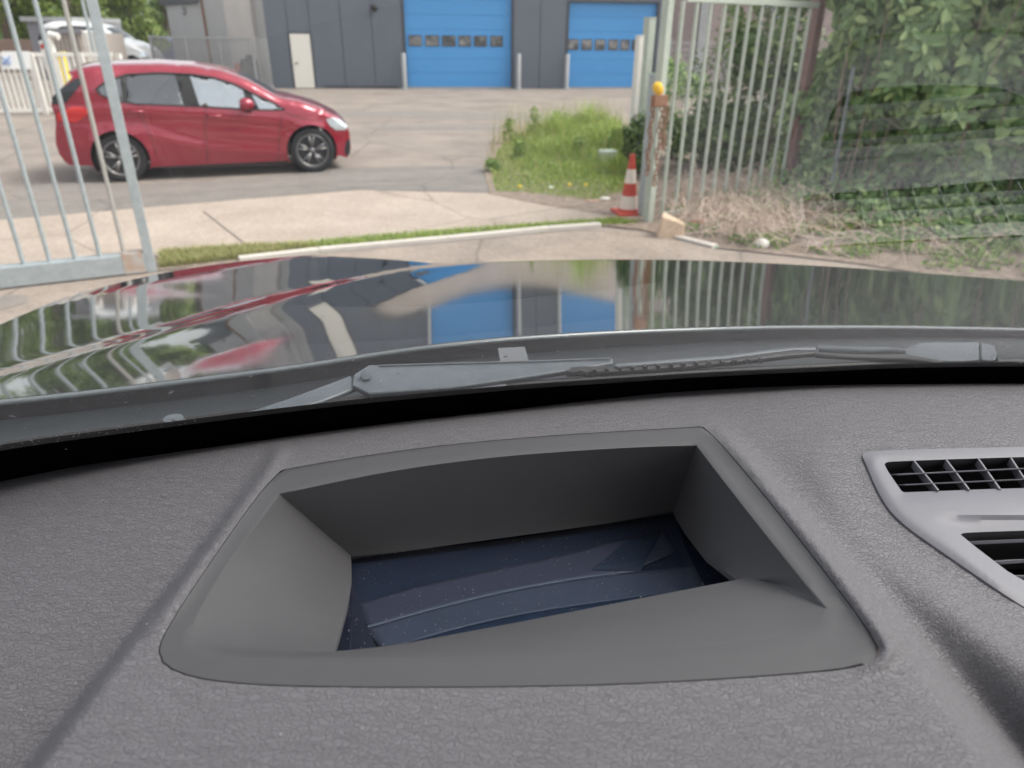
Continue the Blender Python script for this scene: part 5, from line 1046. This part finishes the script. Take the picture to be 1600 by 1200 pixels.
# dust on the display glass
mb = MB()
for _ in range(380):
    a, b = r.uniform(0, 1), r.uniform(0, 1) ** .7; c = np.array([(548, 868), (1052, 797), (1150, 906), (525, 1024)], float); p = (c[0] * (1 - a) + c[1] * a) * (1 - b) + (c[3] * (1 - a) + c[2] * a) * b
    P = None; best = None
    # nearest glass point along this pixel: solve on the glass grid
    cq = np.array([(535, 866), (1062, 792), (1290, 932), (470, 1080)], float); aa, bb = .5, .5
    for _i in range(25):
        q = (cq[0] * (1 - aa) + cq[1] * aa) * (1 - bb) + (cq[3] * (1 - aa) + cq[2] * aa) * bb; du = ((cq[1] - cq[0]) * (1 - bb) + (cq[2] - cq[3]) * bb); dv_ = ((cq[3] - cq[0]) * (1 - aa) + (cq[2] - cq[1]) * aa)
        J = np.stack([du, dv_], 1); st = np.linalg.solve(J, p - q); aa += st[0]; bb += st[1]
    P = np.array(D(p[0], p[1], gz(min(1, max(0, aa)), min(1, max(0, bb))) + .0006)); s_ = r.choice([.00016, .0002, .00024, .00036]); k = 6
    mb.add([P + np.array([math.cos(2 * math.pi * j / k), math.sin(2 * math.pi * j / k), 0]) * s_ * r.uniform(.6, 1.4) for j in range(k)], [tuple(range(k))])
o = mb.build('dust_specks', m_dust, cg); o['kind'] = 'stuff'
mb = MB()
for _ in range(160):
    u = r.uniform(-40, 1500); v = r.uniform(float(farv(u)) + 30, 1150); P = np.array(D(u, v, float(zdash(u, v)[0]) + .0009))
    if inpoly([(u, v)], [(a, b) for a, b in trim_o])[0] or inpoly([(u, v)], vent_o)[0]: continue
    s_ = r.choice([.0002, .0003, .0004]); k = 6; mb.add([P + np.array([math.cos(2 * math.pi * j / k), math.sin(2 * math.pi * j / k), 0]) * s_ * r.uniform(.6, 1.4) for j in range(k)], [tuple(range(k))])
o = mb.build('dust_specks', m_dust, dash); o['kind'] = 'stuff'

# ------------------------------------------------------------------ bonnet
HE = [(-700, 735), (-300, 672), (0, 621), (200, 592), (400, 566), (560, 546), (800, 525), (1000, 514), (1200, 508), (1400, 508), (1600, 512), (2000, 528), (2600, 575)]
FE_ = [(-700, 760), (-300, 650), (0, 530), (100, 491), (200, 456), (330, 429), (450, 417), (560, 412), (700, 410), (850, 406), (980, 404), (1100, 405), (1300, 415), (1600, 437), (2000, 480), (2600, 560)]
hev = lambda u: smooth_interp(HE, u, 90); fev = lambda u: smooth_interp(FE_, u, 70)
HK = .13; HX = .05; HS = .196; HW_ = .36
def zb0_(X, Y): return -.35 - (.204 * (Y - .85) - .015 * (Y - .85) ** 2) - 2 * HK * HW_ ** 2 * (math.sqrt(1 + ((X - HX) / HW_) ** 2) - 1)
def hit(u, v, zf):
    d = ray(u, v); lo, hi = .2, 4.0
    f = lambda t: (d[2] * t) - zf(d[0] * t, d[1] * t)
    for t in np.linspace(.3, 4, 150):
        if f(t) < 0: hi = t; break
        lo = t
    for _ in range(40):
        m_ = (lo + hi) / 2
        if f(m_) > 0: lo = m_
        else: hi = m_
    t = (lo + hi) / 2; return np.array([d[0] * t, d[1] * t])
CR = [hit(u, v, zb0_) for u, v in [(700, 412), (630, 424), (540, 443), (450, 466), (275, 516), (150, 548), (0, 592)]]
def crease_d(X, Y):     # signed distance, positive on the fender side (left/forward of the crease)
    p = np.array([X, Y]); best = 1e9; sg = 1
    for i in range(len(CR) - 1):
        a, b = CR[i], CR[i + 1]; ab = b - a; t = np.clip(((p - a) @ ab) / (ab @ ab), (0 if i else -3), (1 if i < len(CR) - 2 else 3)); q = a + ab * t; dd = np.linalg.norm(p - q)
        if dd < best: best = dd; sg = 1 if (ab[0] * (p - a)[1] - ab[1] * (p - a)[0]) < 0 else -1
    return best * sg
def zhood(X, Y):
    z = zb0_(X, Y); d = crease_d(X, Y); sg = lambda q: 1 / (1 + math.exp(max(-30, min(30, -q))))
    wl_ = sg((-.178 - X) / .042); e = max(-.20, min(0., d)); zz = .009 + .150 * e + .33 * e * e
    if d < -.20: zz += (.150 - .66 * .20) * (d + .20)
    return z + wl_ * zz - .0075 * sg(d / .011) + .085 * .012 * math.log1p(math.exp(max(-30, min(30, (d - .03) / .012))))
uh = np.arange(-700, 2560, 24.0); nS = 60; V = []; cols = []
Yr = []; 
for u in uh:
    a = hit(u, float(hev(u)), zb0_); b = hit(u, float(fev(u)) + 1.0, zb0_); cols.append((a, b))
A_ = np.array([c[0] for c in cols]); B_ = np.array([c[1] for c in cols])
ks = np.hanning(9); ks /= ks.sum()
def smc(q): return np.stack([np.convolve(np.pad(q[:, k], 4, 'edge'), ks, 'valid') for k in range(2)], 1)
B2 = smc(B_); B2[:6] = B_[:6]; B2[-6:] = B_[-6:]
for a, b in zip(A_, B2):
    dl = b - a; L = np.linalg.norm(dl); dl = dl / max(L, 1e-6); col = []
    for s_ in list(np.linspace(0, 1, nS)) : col.append((a + dl * L * s_, 0))
    for e in (.02, .045, .075, .11, .15, .2, .25, .3): col.append((b + dl * e, e))
    for p, e in col:
        z = zhood(p[0], p[1]) - (e ** 2) / (2 * .07); V.append((p[0], p[1], H + z))
nc = nS + 8; F = [(i * nc + j, (i + 1) * nc + j, (i + 1) * nc + j + 1, i * nc + j + 1) for i in range(len(uh) - 1) for j in range(nc - 1)]
me = bpy.data.meshes.new('bonnet'); me.from_pydata(V, [], F); bo = link('bonnet', me, m_hood, van, True)
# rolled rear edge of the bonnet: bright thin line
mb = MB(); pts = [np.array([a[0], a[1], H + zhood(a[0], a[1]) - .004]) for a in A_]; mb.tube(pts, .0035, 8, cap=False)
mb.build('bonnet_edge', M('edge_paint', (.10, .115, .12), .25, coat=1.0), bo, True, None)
V = []; 
for a in A_: z = H + zhood(a[0], a[1]); V += [(a[0], a[1] + .002, z - .006), (a[0], a[1] + .02, z - .12)]
me = bpy.data.meshes.new('bonnet_back'); me.from_pydata(V, [], [(2 * i, 2 * i + 2, 2 * i + 3, 2 * i + 1) for i in range(len(A_) - 1)]); link('bonnet_back', me, m_black, bo)
# nose and flanks below the bonnet, down to the bumper
nb = MB(); fr = [V_ for V_ in [np.array([b[0], b[1], 0]) for b in B2]]
V = []; 
for b, a in zip(B2, A_):
    dl = (b - a) / np.linalg.norm(b - a); p = b + dl * .29; z = H + zhood(p[0], p[1]) - (.3 ** 2) / .14; V += [(p[0], p[1], z), (p[0] + dl[0] * .05, p[1] + dl[1] * .05, .35)]
me = bpy.data.meshes.new('front_body'); me.from_pydata(V, [], [(2 * i, 2 * i + 2, 2 * i + 3, 2 * i + 1) for i in range(len(A_) - 1)]); link('front_body', me, m_black, van, True)
# cowl plate between glass and bonnet
V = []; nj = 12; m_cowl = M('cowl_plastic', (.012, .016, .019), .55, (30, .4, (.018, .023, .027)))
bi = np.array([proj(b_)[0] for b_ in base])
for u in uh:
    a = np.array(D(u, float(bndv(u)) + 26, -.284)); A2 = hit(u, float(hev(u)) - 6, zb0_); b = np.array([A2[0], A2[1] + .05, H + zhood(*A2) - .03])
    for j in range(nj + 1):
        t_ = j / nj; p = a * (1 - t_) + b * t_; p[2] -= .02 * math.sin(math.pi * t_); V.append(tuple(p))
me = bpy.data.meshes.new('cowl'); me.from_pydata(V, [], [(i * (nj + 1) + j, (i + 1) * (nj + 1) + j, (i + 1) * (nj + 1) + j + 1, i * (nj + 1) + j + 1) for i in range(len(uh) - 1) for j in range(nj)]); link('cowl', me, m_cowl, van, True)
lipm = MB(); lipm.tube([np.array(D(u, float(bndv(u)) - 7, -.279)) for u in np.arange(-300, 2000, 40)], .0035, 6, cap=False); lipm.build('cowl_seal', m_black, van, True, None)

# ------------------------------------------------------------------ wipers
def plate(name, top, bot, dz, th, mat, parent, dzb=0.0, bev=.0015):
    """solid piece whose seen outline runs top-left to top-right then back along the bottom"""
    A = [np.array(D(u, v, dz)) for u, v in top]; B = [np.array(D(u, v, dz - dzb)) for u, v in bot]; mb = MB(); n = len(A); off = np.array([0, .35 * th, -th])
    vs = A + B + [p + off for p in A] + [p + off for p in B]; fs = []
    for i in range(n - 1): fs += [(n + i, n + i + 1, i + 1, i), (2 * n + i, 2 * n + i + 1, 3 * n + i + 1, 3 * n + i), (i, i + 1, 2 * n + i + 1, 2 * n + i), (3 * n + i, 3 * n + i + 1, n + i + 1, n + i)]
    fs += [(n, 0, 2 * n, 3 * n), (n - 1, 2 * n - 1, 4 * n - 1, 3 * n - 1)]
    mb.add(vs, fs); return mb.build(name, mat, parent, True, bev)
def rs(line, n): return [tuple(p) for p in resamp(line, n)]
wa1 = plate('wiper_arm', rs([(552, 585), (558, 575), (572, 569), (588, 571), (700, 567), (820, 564), (958, 559)], 14), rs([(550, 602), (556, 612), (575, 615), (610, 612), (700, 606), (800, 592), (958, 568)], 14), -.268, .006, m_wiper, van, .003)
plate('arm_neck', rs([(548, 586), (500, 604), (440, 626), (380, 645), (330, 656), (262, 668)], 12)[::-1], rs([(556, 606), (500, 628), (440, 646), (390, 655), (330, 664), (255, 676)], 12)[::-1], -.271, .005, m_wiper, wa1, .003)
mb = MB(); c = np.array(D(572, 587, -.266)); mb.lathe(c, [(0, .0016), (.0045, .0014), (.0052, 0), (.0052, -.002)], 18, axis=(0, -.55, .83), ref=(1, 0, 0)); mb.build('pivot_cap', m_wiper, wa1, True)
mb = MB(); c = np.array(D(272, 662, -.270)); mb.lathe(c, [(0, .006), (.007, .005), (.009, 0), (.009, -.004)], 16); mb.build('spindle_nut', m_wiper, wa1, True)
bl = plate('wiper_blade', rs([(890, 572), (960, 571), (1060, 566), (1160, 557), (1230, 548), (1280, 545)], 12), rs([(888, 582), (960, 580), (1060, 573), (1160, 564), (1230, 555), (1280, 551)], 12), -.270, .006, m_black, van, .001)
plate('blade_spine', rs([(960, 568), (1060, 560), (1130, 555), (1200, 546), (1240, 542), (1276, 541)], 10), rs([(960, 573), (1060, 565), (1130, 560), (1200, 551), (1240, 546), (1276, 546)], 10), -.2685, .004, m_wiper, bl)
mb = MB()
for k in range(16):
    u = 888 + k * 20; v = 583 - k * 1.35; P = np.array(D(u, v, -.271)); mb.box(P, .0032, .004, .005)
mb.build('blade_clips', m_black, bl)
sp_ = plate('wiper_connector', rs([(1275, 538), (1340, 541), (1400, 541), (1420, 545), (1424, 538), (1440, 534), (1500, 534), (1530, 534)], 12), rs([(1275, 546), (1340, 549), (1400, 549), (1420, 552), (1424, 560), (1440, 563), (1500, 564), (1532, 562)], 12), -.267, .006, m_wiper, van, .004)
plate('end_cap', rs([(1533, 535), (1548, 537), (1556, 542), (1560, 562)], 5), rs([(1533, 562), (1545, 563), (1555, 563), (1561, 563)], 5), -.2665, .007, m_wiper, sp_, .003)
plate('rubber_blade', rs([(1275, 549), (1340, 553), (1415, 552), (1470, 562)], 8), rs([(1275, 554), (1340, 558), (1415, 560), (1470, 567)], 8), -.270, .005, m_black, sp_, .001)
mb = MB(); mb.tube([np.array(D(u, v, -.2672)) for u, v in rs([(592, 571.5), (700, 568), (820, 565), (954, 560)], 10)], .0009, 6); mb.build('arm_rib', m_wiper, wa1, True)
mb = MB()
for k in range(44):
    u = 1440 + k * 5.2; P = np.array(D(u, float(bndv(u)) - 3.2 - (k % 2) * .4, -.2715)); mb.box(P, .0011, .0022, .0022)
mb.build('cowl_teeth', m_slat, van)
# pale registration tab and grey sheet coloured as a tag's reflection in the glass
plate('cowl_tab', rs([(725, 616), (740, 604), (765, 598), (790, 594)], 6), rs([(722, 618), (745, 616), (768, 612), (792, 608)], 6), -.2755, .002, m_slat, van)
mb = MB(); c = [np.array(D(u, v, -.305)) for u, v in ((778, 545), (820, 543), (826, 565), (782, 567))]; mb.prism(c[::-1], (0, 0, .001)); mb.build('tag_reflection', M('reflection_grey', (.10, .105, .11), .5), van)

# ------------------------------------------------------------------ cab shell (unseen from here, shades the dashboard)
top = np.array([glass_pt(i, tb_[i] + .72) for i in range(nu_)]); V = []; 
zt_ = float(top[:, 2].mean()); i0 = 6; i1 = nu_ - 7
rf = MB(); ye = float(np.min(top[:, 1])); 
V = [tuple(p) for p in top] + [(p[0], -.9, zt_ + .03) for p in top]; V += [(x, y, z + .03) for x, y, z in V]; n = len(top); m2 = 2 * n
F = [(i, i + 1, n + i + 1, n + i) for i in range(n - 1)] + [(m2 + i + 1, m2 + i, m2 + n + i, m2 + n + i + 1) for i in range(n - 1)] + [(i + 1, i, m2 + i, m2 + i + 1) for i in range(n - 1)]
me = bpy.data.meshes.new('cab_roof'); me.from_pydata(V, [], F); link('cab_roof', me, m_lining, van)
mb = MB(); mb.box((.3, -.15, .75), 2.1, 1.6, .06); mb.build('cab_floor', m_cabin, van)
mb = MB()
for x in (-.85, 1.45): mb.box((x, -.15, 1.15), .08, 1.3, .85)
mb.build('cab_doors', m_cabin, van)
mb = MB(); mb.box((.3, -.92, 1.25), 2.2, .05, 1.0); mb.build('bulkhead', m_cabin, van)
